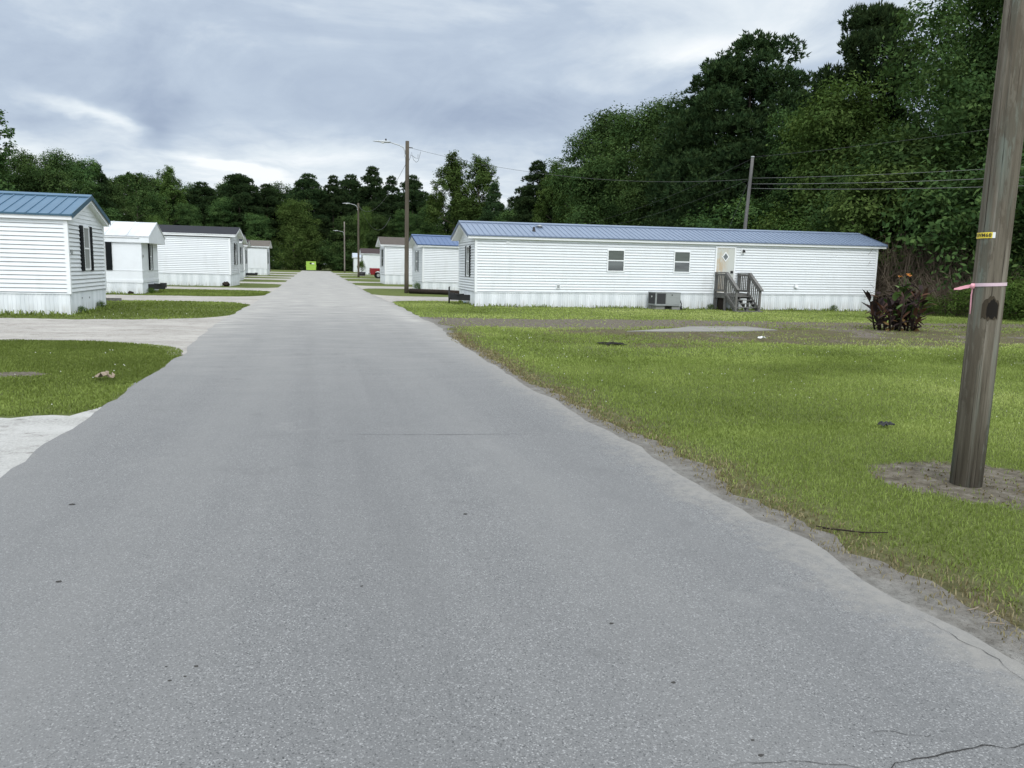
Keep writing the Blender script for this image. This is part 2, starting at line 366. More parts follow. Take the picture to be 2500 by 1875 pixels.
edge = np.minimum((X-L_)*1.6+.35*(Y>5), R_-X)
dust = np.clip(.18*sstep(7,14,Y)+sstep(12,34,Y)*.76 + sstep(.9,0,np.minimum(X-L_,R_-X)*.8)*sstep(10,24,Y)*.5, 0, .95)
ii = (np.arange(len(ys)-1)[:,None]*28 + np.arange(27)[None]).ravel()
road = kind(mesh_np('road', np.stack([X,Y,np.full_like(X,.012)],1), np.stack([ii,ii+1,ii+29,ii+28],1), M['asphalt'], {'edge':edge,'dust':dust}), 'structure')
M['crack'] = mat('dark crack', (.035,.034,.033), .95, 0, .1)
def crack(pts, w, seed):
    r = random.Random(seed); P = []
    for (a, b) in zip(pts, pts[1:]):
        n = max(2, int(math.dist(a,b)/.035))
        for i in range(n): f = i/n; P.append((a[0]+(b[0]-a[0])*f + r.uniform(-1,1)*.010, a[1]+(b[1]-a[1])*f + r.uniform(-1,1)*.008))
    P.append(pts[-1]); vs = []; mb = MB()
    for i, p in enumerate(P):
        q = P[min(i+1,len(P)-1)]; o_ = P[max(i-1,0)]; dx, dy = q[0]-o_[0], q[1]-o_[1]; L = math.hypot(dx,dy) or 1
        ww = w*.5*r.uniform(.2,1)*(.3+.7*math.sin(PI*(i+.5)/len(P))); vs += [(p[0]-dy/L*ww, p[1]+dx/L*ww, .0145),(p[0]+dy/L*ww, p[1]-dx/L*ww, .0145)]
    mb.add(vs, [(2*i,2*i+1,2*i+3,2*i+2) for i in range(len(P)-1)]); mb.build('crack', M['crack'], road)
crack([(2.67,2.82),(2.69,2.66),(2.68,2.55),(2.71,2.42),(2.69,2.33),(2.66,2.2)], .004, 1)
crack([(1.72,1.84),(1.78,1.88),(1.91,1.89),(1.99,1.885),(2.08,1.90),(2.15,1.905),(2.21,1.87),(2.34,1.89)], .006, 2)
crack([(1.83,2.04),(1.89,2.045),(1.94,2.01),(1.99,1.98),(2.03,2.0)], .003, 3)
crack([(1.2,1.99),(1.34,1.98),(1.42,1.97),(1.55,1.93),(1.72,1.86)], .003, 4)
crack([(.06,7.1),(.68,6.98),(1.27,6.91),(2.1,6.84)], .008, 5)
crack([(-.6,7.05),(-.2,7.12),(.06,7.1)], .004, 6)
crack([(-2.2,29.2),(-.8,29.5),(.9,29.3),(3.0,29.6)], .035, 7)

def gravelm(white):
    def fn(N, b):
        p = N.pos(); n1 = N.noise(N.sc(p,(.5,1.6,1)), 1., 5, .6); n3 = N.noise(p, 46, 4, .72); n2 = N.noise(p, 3.1, 5, .65)
        a, m_, h = ((.22,.217,.207),(.38,.373,.355),(.52,.513,.495)) if white else ((.16,.145,.13),(.33,.31,.285),(.51,.485,.45))
        c = N.ramp(n3, [(.25,a),(.5,m_),(.75,h)]); c = N.mix(N.ramp(n1,[(.4,0.),(.7,.6)]), c, h)
        c = N.mix(N.ramp(n2,[(.56,0.),(.76,.65)]), c, (.135,.12,.10)); n6 = N.noise(N.sc(p,(2.6,5,1)), 1., 7, .78); c = N.mix(N.ramp(n6,[(.55,0.),(.66,.7)]), c, (.10,.088,.075)); c = N.mix(N.ramp(n6,[(.30,.5),(.42,0.)]), c, h); N.put(b.inputs['Base Color'], c); N.put(b.inputs['Normal'], N.bump(n3,.7,.02))
    return mat('gravel', rough=.95, spec=.15, fn=fn)
M['gravel'] = gravelm(False); M['gravel_white'] = gravelm(True)
def drive(side, i, a, b):
    r = 2.4 if side < 0 else 1.9
    if side < 0 and i == 0: r = .5
    ax = np.concatenate([np.linspace(1.7,3.2,10)[:-1], np.linspace(3.2,7,28), np.linspace(7.2,27,60)]); mid = (a+b)/2
    edge = xr(mid)+.12 if side > 0 else -xl(mid); f = flare(edge + r - ax, r)
    y0 = a - f + (fbm(ax*1.7, ax*0+i*7, 20+side)-.5)*.5 + (vn(ax*9, ax*0+i*5, 28)-.5)*.16; y1 = b + f + (fbm(ax*1.7, ax*0+i*9+3, 24+side)-.5)*.5 + (vn(ax*9, ax*0+i*3, 29)-.5)*.16
    tt = np.linspace(0,1,7); P = np.array([(side*x, lo+(hi-lo)*q, .005) for x, lo, hi in zip(ax,y0,y1) for q in tt]); k = len(ax)
    ii = (np.arange(k-1)[:,None]*7 + np.arange(6)[None]).ravel(); F = np.stack([ii,ii+1,ii+8,ii+7],1)
    if side > 0: F = F[:,::-1]
    kind(mesh_np('gravel_drive', P, F, M['gravel_white' if (side<0 and i==0) else 'gravel']), 'structure')
for i, d in enumerate(LD): drive(-1, i, *d)
for i, d in enumerate(RD): drive(1, i, *d)
# sandy verge along the right road edge
def sand(N, b):
    p = N.pos(); n = N.noise(p, 9, 5, .72); n3 = N.noise(p, 70, 3, .7); n2 = N.noise(N.sc(p,(3,1.6,1)), 2.2, 5, .65); sd = N.attr('side')
    c = N.ramp(n, [(.3,(.13,.124,.113)),(.52,(.225,.218,.202)),(.75,(.31,.30,.282))])
    e = N.m('ADD', sd, N.m('MULTIPLY', N.m('SUBTRACT', n2, .5), 1.3)); c = N.mix(N.ramp(e,[(.45,0.),(.95,.55)]), c, N.mix(n, (.085,.073,.058), (.20,.175,.145)))
    c = N.mix(N.ramp(n3,[(.3,.7),(.42,0.)]), c, (.06,.05,.04)); N.put(b.inputs['Base Color'], c); N.put(b.inputs['Normal'], N.bump(N.m('ADD',n,n3),.8,.025))
M['sand'] = mat('sandy soil', rough=.95, spec=.1, fn=sand)
ys = np.concatenate([np.arange(-4,12,.06), np.arange(12,24,.12)]); w = np.interp(ys,[-4,3,5,7,10,14,20,24],[.42,.42,.34,.28,.26,.26,.4,.5]) * (.1+1.15*fbm(ys*1.1,ys*0,31)) + (vn(ys*7,ys*0,33)-.5)*.16
P = []
for y_, w_ in zip(ys, w): P += [(float(xr(y_))-.35, y_, .006),(float(xr(y_))+max(.02,w_), y_, .006)]
k = len(ys); F = np.array([(2*i,2*i+1,2*i+3,2*i+2) for i in range(k-1)])
kind(mesh_np('verge', np.array(P), F, M['sand'], {'side':np.tile([0.,1.],k)}), 'structure')
VW = lambda y: np.interp(y, ys, w)
# concrete slab in the lawn
mb = MB(); mb.prism([(7.9,18.8),(9.6,18.85),(11.2,19.0),(12.85,19.55),(12.55,20.75),(10.6,20.6),(9.9,19.95),(8.9,19.35)], 2, -.02, .02)
tag(mb.build('concrete_slab', M['conc']), 'pale flat concrete slab lying in the bare patch of the right lawn', 'slab')

# ------------------------------------------------------------------ grass blades
def blades(name, x, y, h, w, mt, tint, seg=True, lean=1.0):
    n = len(x); a = rng.random(n)*2*PI; ca, sa = np.cos(a), np.sin(a); b = rng.random(n)*2*PI
    ln = h*lean*rng.random(n); lx, ly = np.cos(b)*ln, np.sin(b)*ln; z = np.zeros(n)
    B = np.stack([x,y,z],1); d = np.stack([ca*w/2, sa*w/2, z],1); md = np.stack([lx*.35, ly*.35, h*.6],1); tp = np.stack([lx,ly,h*(1-.25*lean)],1)
    V = np.stack([B-d, B+d, B+md+d*.75, B+md-d*.75, B+tp],1).reshape(-1,3); i = np.arange(n)*5
    F = np.concatenate([np.stack([i,i+1,i+2],1), np.stack([i,i+2,i+3],1), np.stack([i+3,i+2,i+4],1)])
    return mesh_np(name, V, F, mt, {'tint': np.repeat(np.clip(tint,0,1),5)})
camx, camy = 0., 0.
def scatter(n, x0, x1, y0, y1):
    return rng.random(n)*(x1-x0)+x0, rng.random(n)*(y1-y0)+y0
def inview(x, y, pad=.06):
    a = np.arctan2(x, y); return (a > R(-19.2)-pad) & (a < R(46.2)+pad)
GXs, GYs, GH, GW, GT = [], [], [], [], []
SX, SY, SH, SW, ST = [], [], [], [], []
def grassfill(n, box, h, w):
    x, y = scatter(n, *box); ok = inview(x, y); x, y = x[ok], y[ok]
    onroad = (x > xl(y)-.02) & (x < xr(y)+np.where((y<24)&(x>0), VW(y)*.9+.02, .02)); dm = drive_mask(x,y); dw = dirt_w(x,y); dr = dry_w(x,y)
    slab = (x>7.9)&(x<12.9)&(y>18.75+(x-8)*.12)&(y<18.95+(x-8)*.62)&(y<20.75)&(fbm(x*1.6,y*1.6,66)<.56)
    u = rng.random(len(x)); keep = (~onroad) & (dm < .5) & (~slab) & (u > dw*.97) & (u > dr*1.0)
    x, y, dr = x[keep], y[keep], dr[keep]
    r = rng.random(len(x)); straw = r < dr*.62
    tn = .28 + .45*rng.random(len(x)) + (fbm(x*.8,y*.8,90)-.5)*.6 + (fbm(x*.18,y*.25,92)-.5)*.9 - .34*(x<0)
    hh = h*(.55+.8*rng.random(len(x)))*(.75+.5*fbm(x*1.5,y*1.5,93)); ww = w*(.6+.7*rng.random(len(x)))
    for L, v in ((GXs,x),(GYs,y),(GH,hh),(GW,ww),(GT,tn)): L.append(v[~straw])
    for L, v in ((SX,x),(SY,y),(SH,hh*.8),(SW,ww),(ST,tn)): L.append(v[straw])
grassfill(95000, (2.9,8,2.2,7), .031, .0056)
grassfill(120000, (2.9,13,6.5,13), .035, .009)
grassfill(110000, (2.9,24,12,22), .042, .018)
grassfill(80000, (2.9,34,20,36), .045, .03)
grassfill(90000, (-6.5,-2.1,8,16.6), .036, .011)
grassfill(45000, (-12,-2.1,21,46), .045, .03)
for (xa, xb, ya, yb, n_) in ((6.4,25.4,30.8,31.14,2600),(-6.45,-6.2,23.3,27,500),(-14,-6.5,23.05,23.34,900),(-12,-7.5,37.6,37.92,500),(-7.5,-7.25,38,41.6,300),(-12,-5.3,51.8,52.08,500),(6.3,6.33,31.2,34.8,200)):
    x, y = scatter(n_, xa, xb, ya, yb); k_ = rng.random(n_) < np.clip(fbm(x*2.5,y*2.5,61)*2.6-.75,0,1); x, y = x[k_], y[k_]
    for L, v in ((GXs,x),(GYs,y),(GH,.05+.16*rng.random(len(x))**2),(GW,.02+.02*rng.random(len(x))),(GT,rng.random(len(x))*.5)): L.append(v)
g = blades('lawn_grass', *map(np.concatenate,(GXs,GYs,GH,GW)), M['grass'], np.concatenate(GT))
kind(g, 'stuff', 'short mown green grass blades covering the lawns', 'grass')
# straw runners at the road edge
x, y = scatter(30000, 2.8, 3.8, 2.2, 18); d = x - (xr(y)+VW(y)); ok = (d > -.2) & (d < .3) & (rng.random(len(x)) < np.exp(-np.abs(d)*6)*fbm(x*3,y*3,99)*1.3)
x, y = x[ok], y[ok]; SX.append(x); SY.append(y); SH.append(.02+.03*rng.random(len(x))); SW.append(.004+.0008*y); ST.append(.45+.55*rng.random(len(x)))
x, y = scatter(5000, 4.0, 6.6, 3.7, 5.6); k_ = (dirt_w(x,y) > .35) & (rng.random(5000) < .12+.5*(fbm(x*4,y*4,98)-.35)) & ((x-4.845)**2+(y-4.715)**2 > .02); x, y = x[k_], y[k_]
SX.append(x); SY.append(y); SH.append(.008+.022*rng.random(len(x))); SW.append(.006+.012*rng.random(len(x))); ST.append(rng.random(len(x))*.9)
g = blades('dry_grass', *map(np.concatenate,(SX,SY,SH,SW)), M['straw'], np.concatenate(ST), lean=1.3)
kind(g, 'stuff', 'straw coloured dry grass along the road edge and worn lawn', 'dry grass')
x, y = scatter(1300, -7, 20, 6, 24); ok = inview(x,y) & (drive_mask(x,y)<.5) & (dirt_w(x,y)<.2) & (dry_w(x,y)<.4) & ((x<xl(y)-.1)|(x>xr(y)+.4)) & (fbm(x*.5,y*.5,77) > .5) & (rng.random(len(x)) < .75)
x, y = x[ok], y[ok]; n = len(x); s = .004+.0004*y; z = .045+.02*rng.random(n)
oc = np.array([(1,0,0),(-1,0,0),(0,1,0),(0,-1,0),(0,0,1),(0,0,-1)]); V = (np.stack([x,y,z],1)[:,None]+oc[None]*s[:,None,None]).reshape(-1,3)
tf = np.array([(0,2,4),(2,1,4),(1,3,4),(3,0,4),(2,0,5),(1,2,5),(3,1,5),(0,3,5)]); F = (np.arange(n)[:,None,None]*6+tf[None]).reshape(-1,3)
kind(mesh_np('clover_flowers', V, F, M['clover']), 'stuff', 'tiny white clover flower heads dotted over the grass', 'clover')

# ------------------------------------------------------------------ mobile homes
def window(root, plane, a, z0, w, h, shutters=None, pane='glass', mull=False, double=True, frame='trim', proud=.02):
    """plane(p,q,z): p along the wall from the left edge a, q outwards. Builds window > pane, shutter parts"""
    fr = MB()
    def bx(mb, p0, p1, q0, q1, za, zb, m=0):
        c = [plane(p,q,z) for p in (p0,p1) for q in (q0,q1) for z in (za,zb)]
        lo = [min(t[i] for t in c) for i in range(3)]; hi = [max(t[i] for t in c) for i in range(3)]; mb.box(lo, hi, m)
    t = .045; o_ = proud
    bx(fr, a, a+w, .0, .03+o_, z0, z0+t); bx(fr, a, a+w, .0, .03+o_, z0+h-t, z0+h)
    bx(fr, a, a+t, .0, .028+o_, z0+t, z0+h-t); bx(fr, a+w-t, a+w, .0, .028+o_, z0+t, z0+h-t)
    if double: bx(fr, a+t, a+w-t, .0, .024+o_, z0+h*.48, z0+h*.48+.045)
    if mull: bx(fr, a+w/2-.02, a+w/2+.02, .0, .02+o_, z0+t, z0+h-t); bx(fr, a+t, a+w-t, .0, .018+o_, z0+h*.74, z0+h*.74+.025)
    f = fr.build('window', M[frame], root)
    if pane == 'blind':
        pn = MB(); bx(pn, a+t, a+w-t, .0, .008+o_, z0+t, z0+h*.48); pn.build('pane', M['glass'], f)
        pn = MB(); bx(pn, a+t, a+w-t, .0, .010+o_, z0+h*.48+.045, z0+h-t); pn.build('pane', M['blind'], f)
    else: pn = MB(); bx(pn, a+t, a+w-t, .0, .008+o_, z0+t, z0+h-t); pn.build('pane', M[pane], f)
    if shutters:
        for s0 in (a-.02-shutters[0], a+w+.02):
            sh = MB(); bx(sh, s0, s0+shutters[0], 0, .03+o_, z0-.02, z0+h+.02)
            k = int(h/.075)
            for i in range(k): zz = z0+.06+(h-.12)*i/k; bx(sh, s0+.03, s0+shutters[0]-.03, .03+o_, .042+o_, zz, zz+.03)
            sh.build('shutter', M[shutters[1]], root)

def home(label, x0, y0, W, L, zf, zw, ze, zr, side, roof, eu=.3, ev=.14, rot=0.0, tilt=0.0, metal=None, ribs=0, flat=False, hitch=False, course=.112,
         fascia=.13, gwin=None, swin=(), cat='mobile home', detail=True, hitchlen=.75, jack=True):
    """gable front at local u=0, body to u=L, v=0..W; side=1 body towards +X, -1 towards -X"""
    if side > 0: root = empty('mobile_home', (x0,y0,0), R(rot), tilt)
    else:
        root = empty('mobile_home', (x0,y0,0), PI+R(rot), tilt)
    tag(root, label, cat)
    vo = 0.0 if side > 0 else -W         # v offset so that (x0,y0) is the camera-side front corner
    v0, v1 = vo, vo+W; vm = (v0+v1)/2
    near = v0 if side > 0 else v1; sg = -1 if side > 0 else 1    # outward v direction of the camera-facing wall
    # walls
    wb = MB()
    if flat:
        wb.box((0,v0,zf),(L,v1,zw)); wb.box((-.02,v0-.02,zf-.02),(L+.02,v1+.02,zf+.10)); wb.box((-.015,v0-.015,zf+.50),(L+.015,v1+.015,zf+.535))
        for u in np.arange(1.22, L-.3, 1.22): wb.box((u,v0-.006,zf+.54),(u+.03,v1+.006,zw)); wb.box((u,v0-.006,zf+.11),(u+.03,v1+.006,zf+.49))
        for v in (v0+W/3, v0+2*W/3): wb.box((-.006,v-.012,zf+.11),(0,v+.012,zw))
        wall = wb.build('wall', M['panel'], root)
    else:
        nC = max(4, int(round((zw-zf)/course))); c = (zw-zf)/nC
        def lap(p, q, out):     # p,q plan points, out unit outward
            vs = []; fs = []
            for k in range(nC):
                za, zb = zf+k*c, zf+(k+1)*c; o = len(vs)
                for (z, d) in ((za-.0,-.035),(za+.019,-.03),(za+.019,.024),(za+.03,.025),(za+c*.55,.019),(za+c*.62,.010),(zb,.008)):
                    vs += [(p[0]+out[0]*d, p[1]+out[1]*d, z),(q[0]+out[0]*d, q[1]+out[1]*d, z)]
                fs += [(o+2*i,o+2*i+1,o+2*i+3,o+2*i+2) for i in range(6)]
            wb.add(vs, fs)
        lap((0,v0),(L,v0),(0,-1)); lap((L,v1),(0,v1),(0,1)); lap((0,v1),(0,v0),(-1,0)); lap((L,v0),(L,v1),(1,0))
        wall = wb.build('wall', M['vinyl'], root)
        t = .07
        for (u, v) in ((0,v0),(0,v1),(L,v0),(L,v1)):
            tr = MB(); su = -1 if u == 0 else 1; sv = -1 if v == v0 else 1
            tr.box((min(u+su*.03,u-su*t),min(v+sv*.03,v-sv*.0),zf-.03),(max(u+su*.03,u-su*t),max(v+sv*.03,v-sv*.0),zw+.0))
            tr.box((min(u+su*.0301,u),min(v,v-sv*t),zf-.031),(max(u+su*.0301,u),max(v,v-sv*t),zw-.001)); tr.build('corner_trim', M['trim'], wall)
        # gable infill (both ends) with courses
        kk = int((zr-zw)/c)+1
        for u, s in ((0,-1),(L,1)):
            gb = MB()
            for k in range(kk):
                za, zb = zw+k*c, zw+(k+1)*c
                def half(z): return max(0, (W/2)*(1-(z-(ze-.04))/(zr-ze))) if z > ze-.04 else W/2
                ha, hb = min(W/2,half(za)), min(W/2,half(zb))
                if ha < .05: break
                gb.add([(u+s*.021,vm-ha,za),(u+s*.021,vm+ha,za),(u+s*.004,vm+hb,zb),(u+s*.004,vm-hb,zb),(u+s*.0,vm-ha,za),(u+s*.0,vm+ha,za)],
                       [(0,1,2,3),(4,5,1,0)] if s < 0 else [(0,3,2,1),(4,0,1,5)])
            gb.build('gable_siding', M['vinyl'], wall)
    # skirting, ribbed
    sk = MB()
    def ribs_(p, q, out, zt):
        Ln = math.dist(p,q); n = int(Ln/.1); d = ((q[0]-p[0])/Ln,(q[1]-p[1])/Ln); vs = []
        for i in range(n):
            for (f, o_) in ((0,.0),(.62,.0),(.7,.014),(.92,.014)):
                s_ = (i+f)*Ln/n; vs += [(p[0]+d[0]*s_+out[0]*o_, p[1]+d[1]*s_+out[1]*o_, -.25),(p[0]+d[0]*s_+out[0]*o_, p[1]+d[1]*s_+out[1]*o_, zt)]
        vs += [(q[0],q[1],-.25),(q[0],q[1],zt)]; k = len(vs)//2
        sk.add(vs, [(2*i,2*i+2,2*i+3,2*i+1) for i in range(k-1)])
    e = .012; zt = zf+.0
    ribs_((0+e,v0+e),(L-e,v0+e),(0,-1),zt); ribs_((L-e,v1-e),(e,v1-e),(0,1),zt); ribs_((e,v1-e),(e,v0+e),(-1,0),zt); ribs_((L-e,v0+e),(L-e,v1-e),(1,0),zt)
    for (a, b) in (((-.014,v0-.016),(L+.014,v0-.0)),((-.014,v1),(L+.014,v1+.016))): sk.box((a[0],a[1],zf-.035),(b[0],b[1],zf-.003))
    sk.build('skirting', M['skirt'], root)
    # roof body (white soffit and fascia) and covering
    u0, u1 = -eu, L+(eu if not flat else .1); a, b = v0-ev, v1+ev; rb = MB()
    if flat: poly = [(a,zw-.02),(b,zw-.02),(b,ze),(vm,zr),(a,ze)]
    else:
        fd = fascia; poly = [(a,ze-fd),(v0+.03,ze-fd),(vm,zr-fd*1.1),(v1-.03,ze-fd),(b,ze-fd),(b,ze),(vm,zr),(a,ze)]
    rb.prism(poly, 0, u0, u1)
    rf = rb.build('roof', M['panel' if flat else 'trim'], root)
    cv = MB(); th = .022; e2 = .035
    sl = (zr-ze)/(vm-a)
    for s in (-1, 1):
        va = vm + s*(vm-a+e2); za = ze - sl*e2
        pts = [(va,za+.004),(vm,zr+.004),(vm,zr+th),(va,za+th)]
        cv.prism(pts, 0, u0-.03, u1+.03)
        if ribs:
            n = int((u1-u0)/ribs)
            for i in range(n+1):
                u = u0 + (u1-u0)*i/n; q = [(va,za+th),(vm,zr+th),(vm,zr+th+.02),(va,za+th+.02)]
                cv.prism(q, 0, u-.014, u+.014)
    cv.build('roof_covering', M[roof], rf)
    if metal:
        rc = MB()
        for s in (-1,1):
            q = [(vm,zr+.058),(vm+s*.16,zr+.05-sl*.16),(vm+s*.16,zr+.06-sl*.16),(vm,zr+.075)]; rc.prism(q, 0, u0-.035, u1+.035)
        rc.build('ridge_cap', M[roof], rf)
        for uu in (u0-.038, u1+.03):
            dk = MB(); va, vb = a-e2, b+e2; za = ze-sl*e2
            dk.prism([(va,za-.075),(vm,zr-.075),(vb,za-.075),(vb,za+.06),(vm,zr+.06),(va,za+.06)], 0, uu, uu+.012); dk.build('rake_trim', M[metal], rf)
        for s in (-1,1):
            dk = MB(); dk.beam((u0,vm+s*.172,zr-sl*.17+.037),(u1,vm+s*.172,zr-sl*.17+.037),.016,.022); dk.build('ridge_closure', M[metal], rf)
            va = vm+s*(vm-a+e2); dk = MB(); dk.beam((u0,va+s*.002,ze-sl*e2+.004),(u1,va+s*.002,ze-sl*e2+.004),.014,.05); dk.build('drip_edge', M[metal], rf)
    elif not flat:
        for s in (-1,1):
            va = vm+s*(vm-a+e2); dk = MB(); dk.box((u0-.03,va-.006,ze-sl*e2-.012),(u1+.03,va+.006,ze-sl*e2+.02)); dk.build('drip_edge', M['trim'], rf)
    else:
        for v, s in ((a,-1),(b,1)): gt = MB(); gt.tube([(u0+.4,v+s*.02,ze-.06),(u1,v+s*.02,ze-.06)], .03, 8); gt.build('gutter', M['trim'], rf)
    if gwin:
        c_, z_, w_, h_, shu, pn = gwin
        window(root, lambda p, q, z: (-q, p, z), vm + c_ - w_/2, z_, w_, h_, shu, pn)
    for (uc, z_, w_, h_, shu, pn, mull) in swin:
        window(root, lambda p, q, z: (p, near+sg*q, z), uc-w_/2, z_, w_, h_, shu, pn, mull)
    if hitch:
        h = MB(); hl = hitchlen; zz = .30
        for s in (-1,1): h.beam((.1,vm+s*.75,zz),(-hl+.05,vm+s*.09,zz), .07, .24)
        h.box((-hl-.04,vm-.12,zz-.05),(-hl+.22,vm+.12,zz+.17)); 
        if jack: h.tube([(-hl-.02,vm,-.05),(-hl-.02,vm,zz+.42)], .035, 8); h.tube([(-hl-.02,vm,zz+.42),(-hl-.02+.0,vm-.2,zz+.44)], .015, 6)
        h.box((-.5,vm-.5,zz+.115),(-.42,vm+.5,zz+.135))
        h.build('tow_hitch', M['black'], root)
    return root, near, sg, vm

SH = (.28,'shutter')
r1, nr, sg, vm = home('long white mobile home with grey blue metal roof behind the right lawn', 6.35, 31.17, 3.68, 19.13, .59, 2.74, 2.87, 3.47, 1, 'roof_grey', .34, .16,
    tilt=-R(.55), metal='grey_dark', ribs=.232, hitch=True, gwin=(-.35,1.2,.62,1.26,(.2,'shutter'),'glass'),
    swin=((6.1,1.49,.79,.93,None,'blind',False),(9.18,1.49,.79,.93,None,'blind',False)))
# door of the long home
dr = MB(); dz = .66; d0 = 10.84; dw = .86
dr.box((0,-.035,dz),(dw,0,2.60)); door = dr.build('door', M['door'], r1, (d0,-.012,0))
fr = MB(); fr.box((-.07,-.05,dz-.05),(0,.01,2.66)); fr.box((dw,-.05,dz-.05),(dw+.07,.01,2.66)); fr.box((0,-.05,2.60),(dw,.01,2.659)); fr.box((0,-.06,dz-.08),(dw,.0,dz-.001)); fr.build('door_frame', M['trim'], door)
cx, cz, q = .42, 2.22, .22; dm = MB(); dm.prism([(cx,cz-q),(cx+q*.8,cz),(cx,cz+q),(cx-q*.8,cz)], 1, -.05, -.036); dm.build('window_frame', M['trim'], door)
q = .155; dm = MB(); dm.prism([(cx,cz-q),(cx+q*.8,cz),(cx,cz+q),(cx-q*.8,cz)], 1, -.054, -.0505); dm.build('pane', M['glass'], door)
dm = MB(); dm.box((.70,-.06,1.50),(.82,-.036,1.61)); dm.tube([(.76,-.06,1.55),(.76,-.10,1.55)], .03, 10); dm.build('handle', M['black'], door)
lt = MB(); lt.box((12.02,-.045,2.36),(12.20,-.02,2.58)); lt.build('light_backplate', M['trim'], r1)
lt = MB(); lt.tube([(12.11,-.05,2.53),(12.11,-.12,2.50)], .03, 8); lt.tube([(12.11,-.13,2.54),(12.11,-.13,2.42)], [.045,.06], 10); lt.build('porch_light', M['black'], r1)
vb = MB(); vb.box((3.46,-.05,.75),(3.64,-.022,.93)); vb.build('vent_cover', M['trim'], r1); vb = MB(); vb.box((3.495,-.06,.785),(3.605,-.0505,.895)); vb.build('vent_grille', M['acgrey'], r1)
vb = MB(); vb.prism([(0,.9),(-.13,.9),(-.1,1.03),(0,1.05)], 0, 14.82, 14.98); vb.build('exhaust_hood', M['trim'], r1)
vb = MB(); vb.box((1.28,-.04,2.58),(1.42,-.022,2.67)); vb.build('junction_box', M['trim'], r1)
vb = MB(); vb.tube([(2.62,.62,3.05),(2.62,.62,3.13),(2.62,.62,3.22),(2.62,.62,3.30)], [.13,.075,.05,.05], 10); vb.build('vent_pipe', M['black'], r1)
vb = MB(); vb.tube([(3.05,1.25,3.2),(3.05,1.25,3.36),(3.05,1.25,3.37),(3.05,1.25,3.42)], [.1,.09,.17,.05], 12); vb.build('roof_vent', M['galv'], r1)
bp = MB(); bp.tube([(2.42+i*.03, -.045-.004*i, 0) for i in range(1)] + [(.35,-.05,.02),(.28,-.06,.2),(.2,-.04,.32)], [.02,.03,.025,.01][:4], 6)

h1 = home('white vinyl mobile home with teal metal roof at the left edge', -6.47, 23.36, 3.67, 16.0, .59, 2.53, 2.67, 3.29, -1, 'roof_teal', .17, .13,
     metal='teal_dark', ribs=.27, course=.115, gwin=(.15,1.2,.60,1.24,(.27,'shutter'),'curtain'))
h2 = home('white panel mobile home with white metal roof and black hitch', -7.54, 37.94, 3.66, 15.0, .53, 2.30, 2.56, 3.24, -1, 'roof_white', .34, .1,
     flat=True, ribs=.9, hitch=True, hitchlen=.62, jack=False, gwin=(0.,1.08,.42,1.22,(.16,'shutter'),'curtain'), swin=((1.78,1.06,.62,1.2,(.24,'shutter'),'curtain',True),))
for h_, vv in ((h1[0],-.22),(h2[0],-.16)):
    mb = MB(); mb.box((-.05,vv-.05,1.63),(-.028,vv+.05,1.76)); mb.build('meter_plate', M['acgrey'], h_)
mb = MB()
mb.tube([(-.017,-1.0,.42),(-.024,-1.0,.42)], .022, 8); mb.build('skirt_hole', M['char'], h1[0]); mb = MB(); mb.tube([(-.017,-1.75,.40),(-.024,-1.75,.40)], .026, 8); mb.build('skirt_hole', M['char'], h1[0])
home('white mobile home with near black shingle roof beside left gravel drive', -5.21, 52.1, 4.1, 16.0, .75, 3.03, 3.22, 3.76, -1, 'sh_black', .36, .16, rot=-2.2,
     gwin=(-.3,1.38,.7,1.36,(.3,'shutter'),'glass'))
home('white mobile home half hidden behind the black roofed one', -6.15, 67.2, 4.0, 14.0, .75, 3.0, 3.2, 3.78, -1, 'sh_black', .36, .16, rot=-1.5,
     gwin=(-.2,1.4,.7,1.36,(.3,'shutter'),'glass'), detail=False)
home('white mobile home of which only the gable shows, third in the left row gap', -7.05, 84.0, 4.0, 14.0, .75, 3.05, 3.25, 3.85, -1, 'sh_dark', .36, .16,
     gwin=(-.2,1.4,.7,1.36,(.3,'shutter'),'glass'), hitch=True, hitchlen=1.1, jack=False, detail=False)
home('farthest white mobile home of the left row, tan shingle roof', -5.81, 100.6, 4.0, 15.0, .8, 3.25, 3.5, 4.25, -1, 'sh_tan', .34, .2, rot=-1.5,
     gwin=(.2,1.45,.7,1.4,(.3,'shutter_grey'),'glass'), course=.13)
home('white mobile home with bright blue metal roof behind the tall lamp pole', 6.61, 49.3, 3.7, 16.0, .6, 2.80, 2.93, 3.56, 1, 'roof_blue', .38, .15, rot=3.2,
     metal='blue_dark', ribs=.3, gwin=(.1,1.25,.66,1.3,(.22,'shutter_grey'),'glass'))
home('white mobile home with brown shingle roof beside the red pickup', 5.73, 66.6, 3.9, 16.0, .8, 3.13, 3.3, 4.0, 1, 'sh_brown', .38, .16, rot=1.5,
     gwin=(.1,1.5,.8,1.45,(.3,'shutter'),'glass'), course=.14)
home('white flat panel mobile home with dark brown roof behind the red pickup', 7.68, 132.5, 4.2, 13.0, .7, 3.35, 3.5, 4.35, 1, 'sh_dark', .3, .15,
     flat=True, gwin=(-.6,1.4,.7,1.6,(.3,'shutter'),'glass'), swin=((3.1,2.0,.5,1.1,None,'louver',False),))
home('small white mobile home with pale roof at the far right end of the road', 8.1, 172.0, 4.0, 9.0, .5, 3.0, 3.2, 4.1, 1, 'roof_pale', .25, .15, flat=True)

